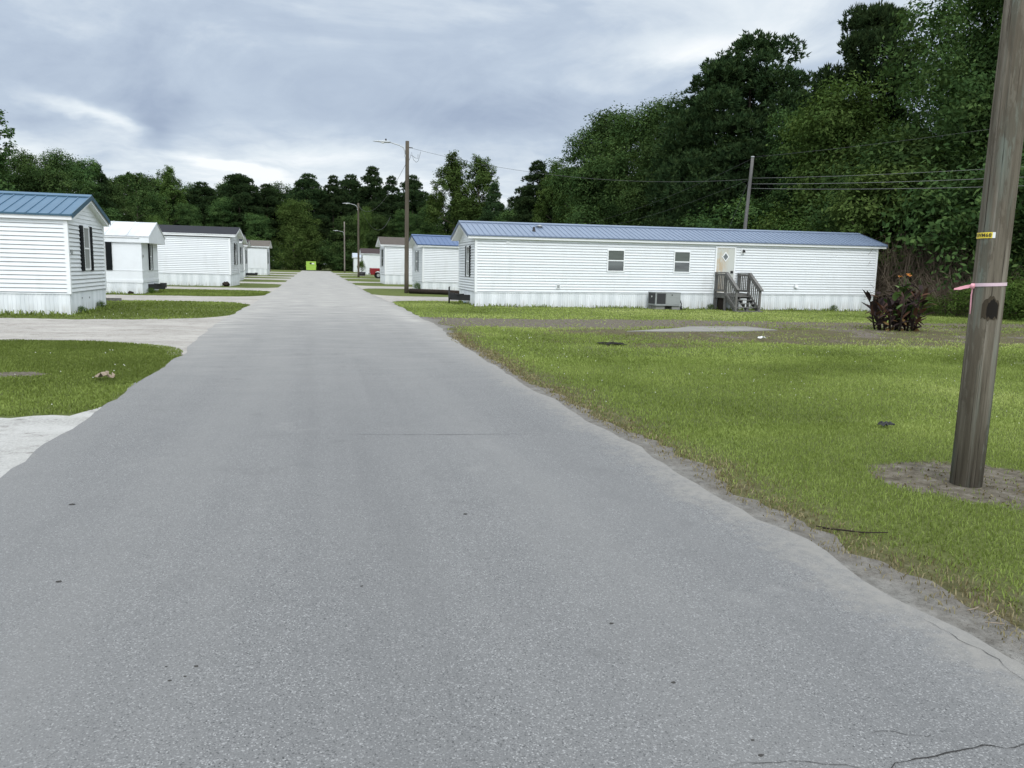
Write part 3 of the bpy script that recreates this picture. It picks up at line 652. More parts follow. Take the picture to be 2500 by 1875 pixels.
# ------------------------------------------------------------------ steps, air conditioner, blocks
def stairs():
    rt = tag(empty('wooden_stairs', (17.15,29.2,0)), 'weathered grey wooden stairs with railings under the stained door', 'stairs')
    Wd, yl, yh, zl = 1.2, 1.02, 1.92, .74
    p = MB()
    for k in range(8): p.box((.03,yl+k*.113,zl-.035),(Wd-.03,yl+k*.113+.105,zl))
    p.build('landing', M['deck'], rt)
    p = MB(); p.box((0.03,yl,zl-.2),(Wd-.03,yl+.04,zl-.036)); p.box((.03,yh-.06,zl-.2),(Wd-.03,yh-.02,zl-.036)); p.box((-.0,yl,zl-.2),(.029,yh-.02,zl+.02)); p.box((Wd-.029,yl,zl-.2),(Wd,yh-.02,zl+.02)); p.build('landing_frame', M['deck'], rt)
    n = 5
    for k in range(n):
        z = zl*(k+.35)/n; y = .0+ (yl-.0)*k/n
        p = MB(); p.box((.02-(.06 if k==0 else 0),y-.04,z-.03),(Wd-.02+(.08 if k==0 else 0),y+.22,z)); p.build('step', M['deck'], rt)
    for x in (.05,.62,Wd-.09):
        p = MB()
        poly = [(.06,-.03),(.2,-.03),(yl+.02,zl-.22),(yl+.02,zl-.06)]
        for k in range(n-1,-1,-1):
            z = zl*(k+.35)/n - .035; y = yl*k/n; poly += [(y+.2,z),(y,z)]
        p.prism(poly, 0, x, x+.04); p.build('stringer', M['deck'], rt)
    t = .085
    for x in (0.0, Wd-t):
        for (y, z0, z1) in ((yh-t-.03,-.05,1.60),(yl-t,-.05,1.62),(.03,-.05,.92)):
            p = MB(); p.box((x-.03,y,z0),(x+t-.03,y+t,z1)); p.build('post', M['deck'], rt)
        xc = x+t/2-.03
        p = MB(); p.beam((xc,yh-.02,1.63),(xc,yl-.09,1.64),.13,.04); p.beam((xc,yl-.06,1.64),(xc,-.08,.92),.13,.04)
        p.beam((xc-.05,yh-.04,1.55),(xc-.05,yl-.05,1.55),.035,.09); p.beam((xc-.05,yl-.05,1.56),(xc-.05,.02,.87),.035,.09); p.build('handrail', M['deck'], rt)
        p = MB(); p.beam((xc-.05,yh-.04,.86),(xc-.05,yl-.05,.86),.035,.09); p.beam((xc-.05,yl-.05,.80),(xc-.05,.04,.18),.035,.09); p.build('lower_rail', M['deck'], rt)
        p = MB()
        for k in range(5): y = yl+.07+k*.145; p.box((xc-.03,y,.82),(xc+.01,y+.036,1.56))
        for k in range(6):
            f = (k+.6)/6.3; y = yl-.05-(yl-.07)*f; za = .80-.62*f; p.box((xc-.03,y-.018,za),(xc+.01,y+.018,za+.74))
        p.build('baluster', M['deck'], rt)
    p = MB(); p.box((.1,yl+.1,-.02),(.13,yh-.1,.66)); p.build('side_board', M['log'], rt)
stairs()
def acunit():
    rt = tag(empty('air_conditioner', (13.92,30.2,.21)), 'grey boxy outdoor air conditioner on blocks against the long home', 'air conditioner')
    p = MB(); p.box((0,0,0),(1.15,.75,.50)); p.box((-.015,-.015,.50),(1.165,.765,.53)); p.box((-.012,-.012,-.03),(1.162,.762,.02)); p.build('casing', M['acgrey'], rt)
    p = MB(); p.box((-.012,.05,.04),(-.002,.70,.48)); p.build('side_grille', M['louver'], rt)
    p = MB(); p.box((.06,-.012,.04),(.46,-.002,.48)); p.build('front_grille', M['louver'], rt)
    p = MB(); p.box((.49,-.01,.03),(1.13,-.001,.49)); p.build('access_panel', M['acgrey'], rt)
    p = MB(); p.tube([(.75,-.011,.42),(.75,-.016,.42)], .028, 12); p.build('port_hole', M['black'], rt)
    p = MB(); p.tube([(-.013,.35,.34),(-.02,.35,.34)], .04, 12); p.build('badge', M['whitep'], rt)
    p = MB(); p.tube([(1.16,.3,.36),(1.22,.2,.25),(1.26,.12,.05),(1.25,.1,-.12),(1.32,.05,-.2)], .022, 6); p.tube([(1.2,.25,-.14),(1.34,.2,-.14)], .09, 10); p.build('cable', M['black'], rt)
acunit()
for i, (a, b, lab) in enumerate((((13.98,30.28,0),(14.40,30.62,.17),'left concrete block under the air conditioner'),((14.72,30.26,0),(15.1,30.62,.17),'right concrete block under the air conditioner'),((13.95,30.66,0),(14.9,30.95,.17),'dark rear block under the air conditioner'))):
    p = MB(); p.box((0,0,0),tuple(b[j]-a[j] for j in range(3))); p.box((.02,-.012,.02),(b[0]-a[0]-.02,-.001,.07)); o = p.build('concrete_block', M['block'], None, a); tag(o, lab, 'block')

# ------------------------------------------------------------------ utility poles and wires
def pole(label, x, y, h, r0, r1_, mt, lean=(0,0), arm=None, name='utility_pole'):
    rt = tag(empty(name, (x,y,0)), label, 'street lamp' if arm else 'utility pole')
    pts = [(lean[0]*t*h, lean[1]*t*h, -.2+(h+.2)*t) for t in np.linspace(0,1,9)]
    p = MB(); p.tube(pts, [r0+(r1_-r0)*t for t in np.linspace(0,1,9)], 20); p.build('pole', M[mt], rt)
    if arm:
        za, ln, hz = arm
        p = MB(); p.tube([(-.1,0,za-.55),(-.13,0,za-.3),(-.22,0,za-.12),(-.45,0,za+.0),(-ln+.45,0,za+.13)], .03, 8); p.box((-.15,-.05,za-.62),(-.09,.05,za-.5)); p.build('lamp_arm', M['galv'], rt)
        p = MB(); b = Vector((-ln+.5,0,za+.13))
        prof = [(0,.05),(.06,.09),(.3,.10),(.5,.085),(.85,.05),(.98,.015)]
        vs = []; n = 10
        for (d, w) in prof:
            for j in range(n):
                a = 2*PI*j/n; vs.append((b.x-d, math.cos(a)*w*1.25, b.z + math.sin(a)*w*(.55 if math.sin(a)<0 else .75)))
        k = len(prof); p.add(vs, [(i*n+j,(i+1)*n+j,(i+1)*n+(j+1)%n,i*n+(j+1)%n) for i in range(k-1) for j in range(n)] + [list(range(n)), [(k-1)*n+j for j in range(n)][::-1]], 0, True)
        lh = p.build('lamp_head', M['galv'], rt)
        p = MB(); p.tube([(b.x-.25,0,b.z+.05),(b.x-.25,0,b.z+.17)], .045, 10); p.build('photocell', M['black'], lh)
        p = MB(); p.tube([(b.x-.42,0,b.z-.035),(b.x-.42,0,b.z-.08)], [.11,.08], 12); p.build('lens', M['whitep'], lh)
    return rt
p1 = pole('thick weathered utility pole in a bare dirt patch beside the road', 4.845, 4.715, 10.5, .112, .104, 'pole')
def wrapstrip(a0, a1, z0, z1, r, n=14, slope=0.0, m=0, mb=None):
    mb = mb or MB(); vs = []
    for i in range(n+1):
        a = a0+(a1-a0)*i/n; dz = slope*i/n; vs += [(math.cos(a)*r, math.sin(a)*r, z0+dz),(math.cos(a)*r, math.sin(a)*r, z1+dz)]
    return mb.add(vs, [(2*i,2*i+2,2*i+3,2*i+1) for i in range(n)], m, True)
# angles: camera direction from the pole is atan2(-4.82,-4.93)
ac = math.atan2(-4.715,-4.845)
mb = wrapstrip(ac-R(92), ac-R(6), 1.860, 1.902, .1135, 20, .002); t_ = mb.build('number_tag', M['yellow'], p1); t_['label'] = 'yellow tag with black characters'
mb = wrapstrip(ac-R(6), ac+R(3), 1.862, 1.904, .1135, 4); mb.build('tag_end', M['alu'], t_)
fc = bpy.data.curves.new('tag_text','FONT'); fc.body = 'XWM68'; fc.size = .036; fc.align_x = 'RIGHT'; fc.align_y = 'CENTER'; fc.extrude = 0.0; fc.offset = .0006; fc.space_character = 1.12
fo = bpy.data.objects.new('tag_text', fc); COL.objects.link(fo); dg = bpy.context.evaluated_depsgraph_get()
me = bpy.data.meshes.new_from_object(fo.evaluated_get(dg)); bpy.data.objects.remove(fo)
for v in me.vertices:
    a = ac - R(9) + v.co.x*1.02/.1155; rr = .1172; v.co = (math.cos(a)*rr, math.sin(a)*rr, 1.882+v.co.y)
me.materials.clear(); me.materials.append(M['black']); ot = bpy.data.objects.new('lettering', me); COL.objects.link(ot); ot.parent = t_
# flagging tape, a thing tied round the pole
tp = tag(empty('flagging_tape', (4.845,4.715,0)), 'pink flagging tape tied round the thick pole with two loose ends', 'tape')
wrapstrip(ac-R(70), ac+R(95), 1.508, 1.532, .1145, 24, .016).build('band', M['pinklight'], tp)
def at(a, r, z): return (math.cos(a)*r, math.sin(a)*r, z)
def ribbon(pts, w, mt, name, par, wd=(0,0,1)):
    wd = Vector(wd); vs = []
    for i, p in enumerate(pts): ww = w*(1 if i < len(pts)-1 else .45); vs += [Vector(p)-wd*ww/2, Vector(p)+wd*ww/2]
    mb = MB(); mb.add(vs, [(2*i,2*i+2,2*i+3,2*i+1) for i in range(len(pts)-1)], 0, True); return mb.build(name, mt, par)
k0 = ac-R(58); tl = Vector((math.cos(ac-R(90)), math.sin(ac-R(90)), 0)); b0 = Vector(at(k0,.118,1.515))
mb = MB(); mb.tube([b0+Vector((0,0,.018)), b0, b0-Vector((0,0,.02))], [.012,.021,.012], 8); mb.build('knot', M['pink'], tp)
ribbon([b0, b0+tl*.04+Vector((0,0,-.008)), b0+tl*.08+Vector((0,0,-.02)), b0+tl*.12+Vector((0,0,-.028))], .024, M['pink'], 'loose_end', tp)
sd = Vector((math.cos(k0+PI/2), math.sin(k0+PI/2),0))
ribbon([b0+Vector((0,0,-.01)), b0+Vector((0,0,-.07))-sd*.006, b0+Vector((0,0,-.14)), b0+Vector((0,0,-.21))+sd*.004], .018, M['pink'], 'loose_end', tp, tuple(sd))
def patch(a0, a1, z0, z1, r, mt, name, seed, par=p1):
    rr = random.Random(seed); n = 10; mb = MB(); vs = []
    for i in range(n+1):
        a = a0+(a1-a0)*i/n; f = abs(i/n-.5)*2
        vs += [at(a,r,z0+rr.uniform(0,.03)+.02*f),at(a,r,z1-rr.uniform(0,.02)-.05*f*f)]
    mb.add(vs, [(2*i,2*i+2,2*i+3,2*i+1) for i in range(n)]); return mb.build(name, mt, par)
patch(ac-R(14), ac+R(44), 1.25, 1.45, .1128, M['scar'], 'bare_scar', 1)
patch(ac+R(2), ac+R(40), 1.26, 1.43, .1136, M['char'], 'charred_hole', 2)

P2 = pole('tall wooden street lamp pole beside the blue roofed home', 5.12, 45.2, 8.55, .13, .105, 'farpole', arm=(8.3,1.45,0), name='street_lamp')
P3 = pole('middle distance street lamp pole near the red pickup', 5.31, 100.7, 9.23, .135, .11, 'farpole', arm=(9.0,1.5,0), name='street_lamp')
P4 = pole('farthest street lamp on a slim pale pole at the road end', 5.55, 156.0, 9.8, .14, .11, 'palepole', arm=(7.9,1.7,0), name='street_lamp')
P5 = pole('leaning pale utility pole standing behind the long home', 21.75, 37.0, 7.62, .105, .08, 'greypole', lean=(.045,0))
mb = MB(); mb.tube([(.345,0,7.61),(.345,0,7.66)], [.095,.09], 14); mb.build('pole_cap', M['galv'], P5)
def wire(label, p, q, sag, r=.012, n=18, group='overhead power cables', mt='wire'):
    p, q = Vector(p), Vector(q); pts = []
    for i in range(n+1):
        t = i/n; c = p.lerp(q,t); c.z -= 4*sag*t*(1-t); pts.append(c)
    mb = MB(); o = Vector(p); mb.tube([c-o for c in pts], r, 5); ob = mb.build('power_cable', M[mt], None, tuple(p)); tag(ob, label, 'cable', group)
wire('overhead cable sagging from the tall street lamp to the leaning pole', (5.25,45.2,8.2), (22.03,37.0,6.5), .75, .008)
for lab_, z0_, z1_, r_ in (('top overhead cable running right from the leaning pole',7.62,7.95,.006),('second overhead cable right of the leaning pole',6.56,6.1,.009),('third overhead cable right of the leaning pole',6.27,5.66,.011),('lowest overhead cable right of the leaning pole',6.04,5.28,.011)):
    wire(lab_, (22.08,37,z0_), (29.2,21.9,z1_), .14, r_, mt='wire' if r_ < .007 else 'wire_light')
wire('upper overhead cable running back from the leaning pole along the trees', (22.05,37,7.53), (22.0,78,5.5), .9, .006)
wire('lower overhead cable running back from the leaning pole along the trees', (22.05,37,6.5), (22.0,70,5.0), .6, .006)
wire('steep guy wire at the leaning pole', (22.0,37.1,6.4), (21.2,40.2,0), 0, .008)
wire('thin overhead cable linking the tall and the middle street lamp', (5.05,45.2,7.3), (5.28,100.7,9.0), 1.6, .010)
wire('loose overhead cable drooping from the middle street lamp', (5.4,100.7,9.0), (12.2,132.0,9.6), 2.6, .016)
mb = MB(); mb.tube([(.12,0,7.5),(.25,0,7.95),(.35,-.05,7.55),(.5,-.1,7.4),(.62,-.1,7.5),(.75,-.1,8.0)], .011, 5); mb.tube([(.22,0,7.8),(.45,-.05,7.65),(.6,-.1,7.62),(.6,-.1,7.85)], .011, 5); mb.tube([(.1,0,8.2),(.3,0,8.2)], .03, 6); mb.build('cable_loop', M['wire'], P2)

# fallen pole, board, small things
mb = MB(); mb.tube([(0,0,.14),(1.2,-.7,.15),(2.4,-1.4,.14),(3.0,-1.75,.13)], [.15,.145,.14,.13], 10); tag(mb.build('fallen_log', M['log'], None, (5.25,44.7,0)), 'dark round log lying on the ground at the foot of the tall street lamp', 'log')
mb = MB(); mb.box((0,0,0),(.95,.14,.09)); mb.box((.02,-.01,.09),(.93,.15,.1)); tag(mb.build('timber_board', M['deck'], None, (-7.95,31.3,.005)), 'short grey timber lying where the gravel meets the left grass', 'board')
mb = MB(); mb.tube([(0,0,.16),(7,0,.2),(12,.4,.15)], .15, 8); tag(mb.build('timber_rail', M['palepole'], None, (-20,150,0)), 'long low timber lying at the far left road end', 'log')
def blob(name, label, cat, loc, s, mt, seed, n=9):
    r = random.Random(seed); mb = MB(); vs = []; fs = []
    for i in range(n):
        for j in range(4):
            t = j/3; a = 2*PI*i/n; rad = math.sin(PI*(.12+.8*t))*r.uniform(.7,1.15); vs.append((math.cos(a)*rad*s[0], math.sin(a)*rad*s[1], t*s[2]*r.uniform(.8,1.1)))
    for i in range(n):
        for j in range(3): fs.append((i*4+j,((i+1)%n)*4+j,((i+1)%n)*4+j+1,i*4+j+1))
    fs.append([i*4+3 for i in range(n)]); mb.add(vs, fs); return tag(mb.build(name, mt, None, loc), label, cat)
def crumple(name, label, cat, loc, s, mt, seed):
    r = random.Random(seed); n = 6; vs = [(s[0]*(i/n-.5), s[1]*(j/n-.5)+r.uniform(-.1,.1)*s[1], s[2]*r.random()*(1-((i-3)/4)**2)+.012) for i in range(n+1) for j in range(n+1)]
    mb = MB(); mb.add(vs, [(i*(n+1)+j,(i+1)*(n+1)+j,(i+1)*(n+1)+j+1,i*(n+1)+j+1) for i in range(n) for j in range(n) if r.random() > .1]); ob = mb.build(name, mt, None, loc)
    ob.modifiers.new('t','SOLIDIFY').thickness = .006; return tag(ob, label, cat)
crumple('cardboard_scrap', 'crumpled tan cardboard scrap on the left front grass', 'litter', (-2.63,10.74,.03), (.22,.12,.08), M['card'], 3)
crumple('plastic_scrap', 'flat black plastic scrap on the right lawn', 'litter', (5.75,6.66,.03), (.16,.10,.05), M['black'], 4)
crumple('paper_scrap', 'white crumpled paper in the dirt by the thick pole', 'litter', (5.18,4.40,.015), (.14,.09,.04), M['paper'], 5)
crumple('plastic_bag', 'pale blue plastic litter under the hitch of the long home', 'litter', (6.45,33.3,.02), (.34,.2,.10), M['bluelitter'], 6)
crumple('paper_scrap', 'white paper scrap by the worn grass of the right lawn', 'litter', (10.5,16.6,.03), (.16,.12,.06), M['paper'], 7)
crumple('metal_plate', 'dark flat drain cover in the right lawn near the road', 'cover', (6.1,15.3,.02), (.55,.4,.03), M['char'], 8)
blob('stone', 'dark stone at the foot of the black roofed home', 'stone', (-5.45,51.75,0), (.28,.2,.3), M['log'], 4)
blob('stone', 'small dark stone at the foot of the white roofed home', 'stone', (-8.0,37.6,0), (.14,.1,.14), M['log'], 5)
for i, (x, y, s) in enumerate(((-.57,2.98,.008),(-.46,2.96,.012),(-.49,2.89,.009),(-.54,2.87,.011),(1.25,2.99,.014),(1.3,2.48,.013),(1.38,2.01,.014),(1.4,2.09,.009),(-1.21,3.92,.02),(.9,4.6,.02),(-1.5,5.2,.025),(.2,3.6,.012))):
    blob('road_debris', 'tiny dark clod lying on the grey road', 'debris', (x,y,.012), (s*.8,s*.55,s*.3), M['tarspot'], 30+i, 7)['group'] = 'dark specks on the road'
mb = MB(); mb.tube([(0,0,.01),(.08,-.05,.012),(.2,-.12,.01),(.33,-.17,.02)], [.005,.006,.005,.003], 5); mb.tube([(.02,0,.01),(-.03,.03,.014)], .004, 5); tag(mb.build('twig', M['log'], None, (3.02,3.95,.008)), 'thin dark twig lying on the sandy road edge', 'twig')
for i, (x, y, a) in enumerate(((3.0,2.72,.3),(2.93,2.66,-.5),(2.95,2.78,.1))):
    mb = MB(); mb.tube([(0,0,.012),(math.cos(a)*.05,math.sin(a)*.05,.014),(math.cos(a)*.085,math.sin(a)*.085+.01,.012)], .0025, 5); tag(mb.build('straw_stalk', M['card'], None, (x,y,.008)), 'pale straw stalk on the road edge', 'straw', 'straws on the road edge')

# ------------------------------------------------------------------ dumpster, pickup, potted shrub
def dumpster():
    rt = tag(empty('dumpster', (-.95,182.5,0)), 'lime green dumpster at the far end of the road', 'dumpster')
    p = MB(); p.prism([(0,.15),(1.5,.15),(1.6,2.0),(0,1.85)], 0, -1.05, 1.05)
    for z in (.15,.7,1.2): p.box((-1.09,-.04,z),(1.09,-.001,z+.09))
    for x in (-1.09,1.02): p.box((x,-.05,.15),(x+.07,-.002,1.85))
    p.build('body', M['lime'], rt)
    for x in (-1.2,1.06): p = MB(); p.box((x,.3,.95),(x+.14,1.1,1.2)); p.build('fork_pocket', M['lime'], rt)
    p = MB(); p.box((-.3,-.06,1.42),(.12,-.041,1.8)); p.build('hatch', M['black'], rt)
    p = MB(); p.box((.16,-.06,1.45),(.68,-.041,1.72)); p.build('sticker', M['whitep'], rt)
    p = MB(); p.prism([(-.03,1.86),(1.63,2.02),(1.63,2.07),(-.03,1.92)], 0, -1.07, 1.07); p.build('lid', M['lime'], rt)
    for x in (-.8,.8):
        for y in (.25,1.25): p = MB(); p.tube([(x-.05,y,.08),(x+.05,y,.08)], .08, 10); p.build('wheel', M['black'], rt)
dumpster()
def pickup():
    rt = tag(empty('pickup_truck', (6.42,95.0,0)), 'red pickup truck parked behind the brown roofed home', 'pickup truck')
    def arc(c, r=.46, n=8): return [(c + r*math.cos(PI - PI*i/n), .42 + r*math.sin(PI - PI*i/n)) for i in range(n+1)]
    lo = [(0,.5),(0.05,.42)] + [(.45,.42)] + arc(.95)[0:] + [(2.2,.36),(3.7,.36)] + arc(4.35) + [(5.2,.42),(5.35,.55),(5.35,1.0),(5.2,1.12),(4.0,1.22),(0,1.22)]
    p = MB(); p.prism(lo, 1, 0, 1.85); b = p.build('body', M['redp'], rt)
    bv = b.modifiers.new('b','BEVEL'); bv.width = .04; bv.segments = 2
    p = MB(); p.prism([(1.95,1.2),(4.05,1.2),(3.35,1.78),(2.2,1.8)], 1, .1, 1.75); p.build('cab', M['redp'], rt)
    p = MB(); p.prism([(2.15,1.26),(3.75,1.26),(3.25,1.7),(2.3,1.72)], 1, .088, .099); p.build('side_window', M['glass'], rt)
    p = MB(); p.box((-.12,.0,.45),(.0,1.85,.62)); p.build('bumper', M['chrome'], rt)
    p = MB(); p.box((-.012,.03,.85),(.06,.2,1.1)); p.build('tail_light', M['lamp_red'], rt)
    for cx in (.95,4.35):
        for y in (.0,1.62):
            p = MB(); p.tube([(cx,y,.37),(cx,y+.23,.37)], .37, 22); w = p.build('wheel', M['tyre'], rt)
            p = MB(); p.tube([(cx,y-.012,.37),(cx,y-.001,.37)], .2, 14); p.build('rim', M['acgrey'], w)
pickup()

# ------------------------------------------------------------------ trees
def rhombi(P, N, s, asp, rg):
    n = len(P); rv = rg.normal(size=(n,3)); t = np.cross(N, rv); t /= np.linalg.norm(t,axis=1,keepdims=True)+1e-9; b = np.cross(N,t)
    s = s[:,None]; V = np.stack([P+t*s, P+b*s*asp, P-t*s, P-b*s*asp],1).reshape(-1,3); i = np.arange(n)*4
    return V, np.stack([i,i+1,i+2,i+3],1)
def unit(v): return v/(np.linalg.norm(v,axis=-1,keepdims=True)+1e-9)
def limbs(mb, ends, h, zb, r0, rr, top=.92):
    tr = [(rr.uniform(-.25,.25)*t*2, rr.uniform(-.25,.25)*t*2, h*top*t) for t in np.linspace(0,1,7)]; tr[0] = (0,0,-.3)
    mb.tube(tr, [r0*(1.25-1.15*t) if t else r0*1.5 for t in np.linspace(0,1,7)], 9)
    for e in ends:
        e = Vector(e); z0 = max(zb*.55, min(h*top*.92, e.z - Vector((e.x,e.y,0)).length*.75)); f = z0/(h*top)
        i = min(5,int(f*6)); a = Vector(tr[i]).lerp(Vector(tr[i+1]), f*6-i); m = a.lerp(e,.5)+Vector((rr.uniform(-.3,.3),rr.uniform(-.3,.3),-.25))
        mb.tube([a,m,e], [r0*.42*(1-f*.5), r0*.26*(1-f*.4), r0*.07], 5)
def broad(h, r, zb, seed, n_leaf=17000, nl=26, s=.20, mt='leaf', up=.25, spire=0.0, lr=(.26,.42), droop=0.0, vs=.85):
    rg = np.random.default_rng(seed); rr = random.Random(seed)
    t = rg.random(nl)**.85; t[:3] = (.93,.86,.97); prof = np.sin(PI*(.14+.80*t))**.75
    a = np.arange(nl)*2.39996+rg.normal(size=nl)*.35; d = r*prof*(.45+.5*rg.random(nl))*(np.where(np.arange(nl)%5==0,.25,1)); L = r*(lr[0]+(lr[1]-lr[0])*rg.random(nl))
    C = np.stack([np.cos(a)*d, np.sin(a)*d, zb+(h-zb)*t-L*.25*t],1)
    ncl = 26; w = L**2; cnt = np.maximum(60,(n_leaf*w/w.sum())).astype(int); Ps, Ns, Ts, Ss = [], [], [], []
    for c, R_, n in zip(C, L, cnt):
        cd = unit(rg.normal(size=(ncl,3))+np.array([0,0,up])); cr = R_*(.62+.45*rg.random(ncl)); cc = cd*cr[:,None]; cc[:,2] = cc[:,2]*(vs+spire*(cd[:,2]>.4)); ct = rg.random(ncl)
        k = rg.integers(0,ncl,n); g = rg.normal(size=(n,3))*R_*np.array([.22,.22,.13+spire*.1]); p = cc[k]+g
        if droop: p[:,2] -= droop*np.linalg.norm(g[:,:2],axis=1)
        Ps.append(c+p); Ns.append(unit(unit(p)*.7+np.array([0,0,.55])+rg.normal(size=(n,3))*.55)); Ts.append(.12+.5*ct[k]+.38*rg.random(n)); Ss.append(s*(.6+.7*rg.random(n)))
    P = np.concatenate(Ps); N = np.concatenate(Ns); V, F = rhombi(P, N, np.concatenate(Ss), .48, rg); V[:,2] = np.maximum(V[:,2], .05)
    tp = tag(empty('tree', (0,0,-500)), 'x', 'tree'); mb = MB(); limbs(mb, C[np.argsort(-L)[:14]], h, zb, .022*h*.75, rr); tk = mb.build('trunk', M['bark'], tp)
    cr = mesh_np('crown', V, F, M[mt], {'tint':np.repeat(np.concatenate(Ts),4)}, tp); return tp, h
def pine(h, r, zb, seed, nl=34, tufts=3600, ln=.42, dome=.8, wd=.055, lr=(.24,.36), mid=.35, cone=0):
    rg = np.random.default_rng(seed); rr = random.Random(seed); Q = []
    prof = ((0,.92,10),(.14,1.0,11),(.30,1.0,11),(.45,.92,10),(.60,.79,9),(.74,.62,7),(.86,.42,5),(.95,.14,3)) if cone else ((.02,.55,6),(.18,.85,8),(.36,1.0,9),(.54,.96,8),(.70,.80,7),(.84,.52,5),(.94,.2,2))
    ph = 0
    for (t_, f, n_) in prof:
        ph += 1.3
        for i in range(n_):
            if rg.random() < (.04 if cone else .07): continue
            q = 2*PI*i/n_+ph+rg.normal()*.2; R_ = r*(lr[0]+(lr[1]-lr[0])*rg.random())*(1-.35*t_); d_ = max(0, r*f-R_*.75)*rg.uniform(.82,1.08); Q.append((math.cos(q)*d_, math.sin(q)*d_, zb+(h-zb)*(t_+rg.normal()*.025)-R_*.35, R_))
        if f > .5:
            for i in range(3): q = rg.random()*2*PI; Q.append((math.cos(q)*r*f*.35, math.sin(q)*r*f*.35, zb+(h-zb)*t_, r*.26))
    Q = np.array(Q); C = Q[:,:3]; L = Q[:,3]; w = L**2; cnt = np.maximum(12,tufts*w/w.sum()).astype(int); Vs, Ts = [], []; q = 10
    for c, R_, n in zip(C, L, cnt):
        dr = unit(rg.normal(size=(n,3))+np.array([0,0,.55])); p = c+dr*(R_*(.55+.5*rg.random(n)))[:,None]*np.array([1.1,1.1,.72]); tt = rg.random(n)
        ax = unit(dr*.8+np.array([0,0,.75])); nd = unit(ax[:,None]*1.0+rg.normal(size=(n,q,3))*.55); l = ln*(.65+.5*rg.random((n,q,1)))
        sd = unit(np.cross(nd, rg.normal(size=(n,q,3))))*wd; b = p[:,None]-ax[:,None]*(.25*ln*rg.random((n,q,1)))
        Vs.append(np.stack([b-sd*.5, b+nd*l*.5+sd, b+nd*l, b+nd*l*.5-sd],2).reshape(-1,3)); Ts.append(np.repeat(.15+.55*tt,q*4)+np.repeat(rg.random(n*q)*.3,4))
    V = np.concatenate(Vs); i = np.arange(len(V)//4)*4; F = np.stack([i,i+1,i+2,i+3],1)
    tp = tag(empty('pine_tree', (0,0,-500)), 'x', 'tree'); mb = MB(); limbs(mb, C[:18], h, zb, .02*h*.7, rr, .95); mb.build('trunk', M['bark'], tp)
    mesh_np('crown', V, F, M['needle'], {'tint':np.concatenate(Ts)}, tp); return tp, h
def shrub(h, r, seed, n=8000, s=.09, mt='leaf', nl=12, name='shrub'):
    tp, _ = broad(h, r, h*.12, seed, n, nl, s, mt, .3, .15, (.3,.48)); tp.name = name; tp['category'] = 'shrub'; return tp, h
PR = {
 'oak': broad(17, 5.2, 1.6, 1, 38000, 36, .145), 'oak2': broad(17, 4.6, 2.2, 2, 34000, 32, .14, spire=.35), 'vine': broad(17, 5.4, .3, 3, 70000, 52, .105, droop=.5, lr=(.2,.34)),
 'ash': broad(18, 4.4, 2.5, 4, 28000, 26, .16, 'leaf_light', .35, .9, (.2,.3), 0, 1.9), 'low': broad(13, 5.6, .6, 5, 32000, 32, .15), 'light': broad(14, 6.2, .4, 6, 36000, 36, .155, 'leaf_light', .3, .25), 'airy': broad(14, 3.8, 4.0, 7, 8000, 24, .15, lr=(.13,.24), vs=1.2),
 'dome': pine(20, 7.6, 6.0, 8, 74, 16000, .42, .0, .05, (.25,.33), .25, .62), 'pine': pine(23, 5.2, 7, 9, 40, 9500, .5, .3, .055, (.33,.44)), 'pine2': pine(23, 4.9, 4, 10, 40, 9500, .5, 0, .055, (.29,.38), .25, .6), 'pine3': pine(23, 5.8, 9.5, 11, 38, 9500, .5, .4, .055, (.31,.42), .45),
 'shrub': shrub(4, 2.6, 12), 'shrub2': shrub(4.5, 2.3, 13, mt='leaf_light'), 'weeds': shrub(1.7, 1.3, 14, 4200, .06, 'weed', 12), 'weeds2': shrub(1.2, 1.5, 15, 4200, .05, 'weed', 14)}
USED = set(); KIDS = {k: list(v[0].children) for k, v in PR.items()}
def plant(k, x, y, h, label, group=None, wide=1.0, rz=None, z=0.0):
    root, h0 = PR[k]; sc = h/h0
    if k in USED:
        o = root.copy(); COL.objects.link(o)
        for ch in KIDS[k]:
            c = ch.copy(); COL.objects.link(c); c.parent = o
    else: o = root; USED.add(k)
    o.location = (x,y,z); o.rotation_euler = (0,0, random.uniform(0,2*PI) if rz is None else rz); o.scale = (sc*wide,sc*wide,sc)
    o['label'] = label
    if group: o['group'] = group
    elif 'group' in o: del o['group']
    return o
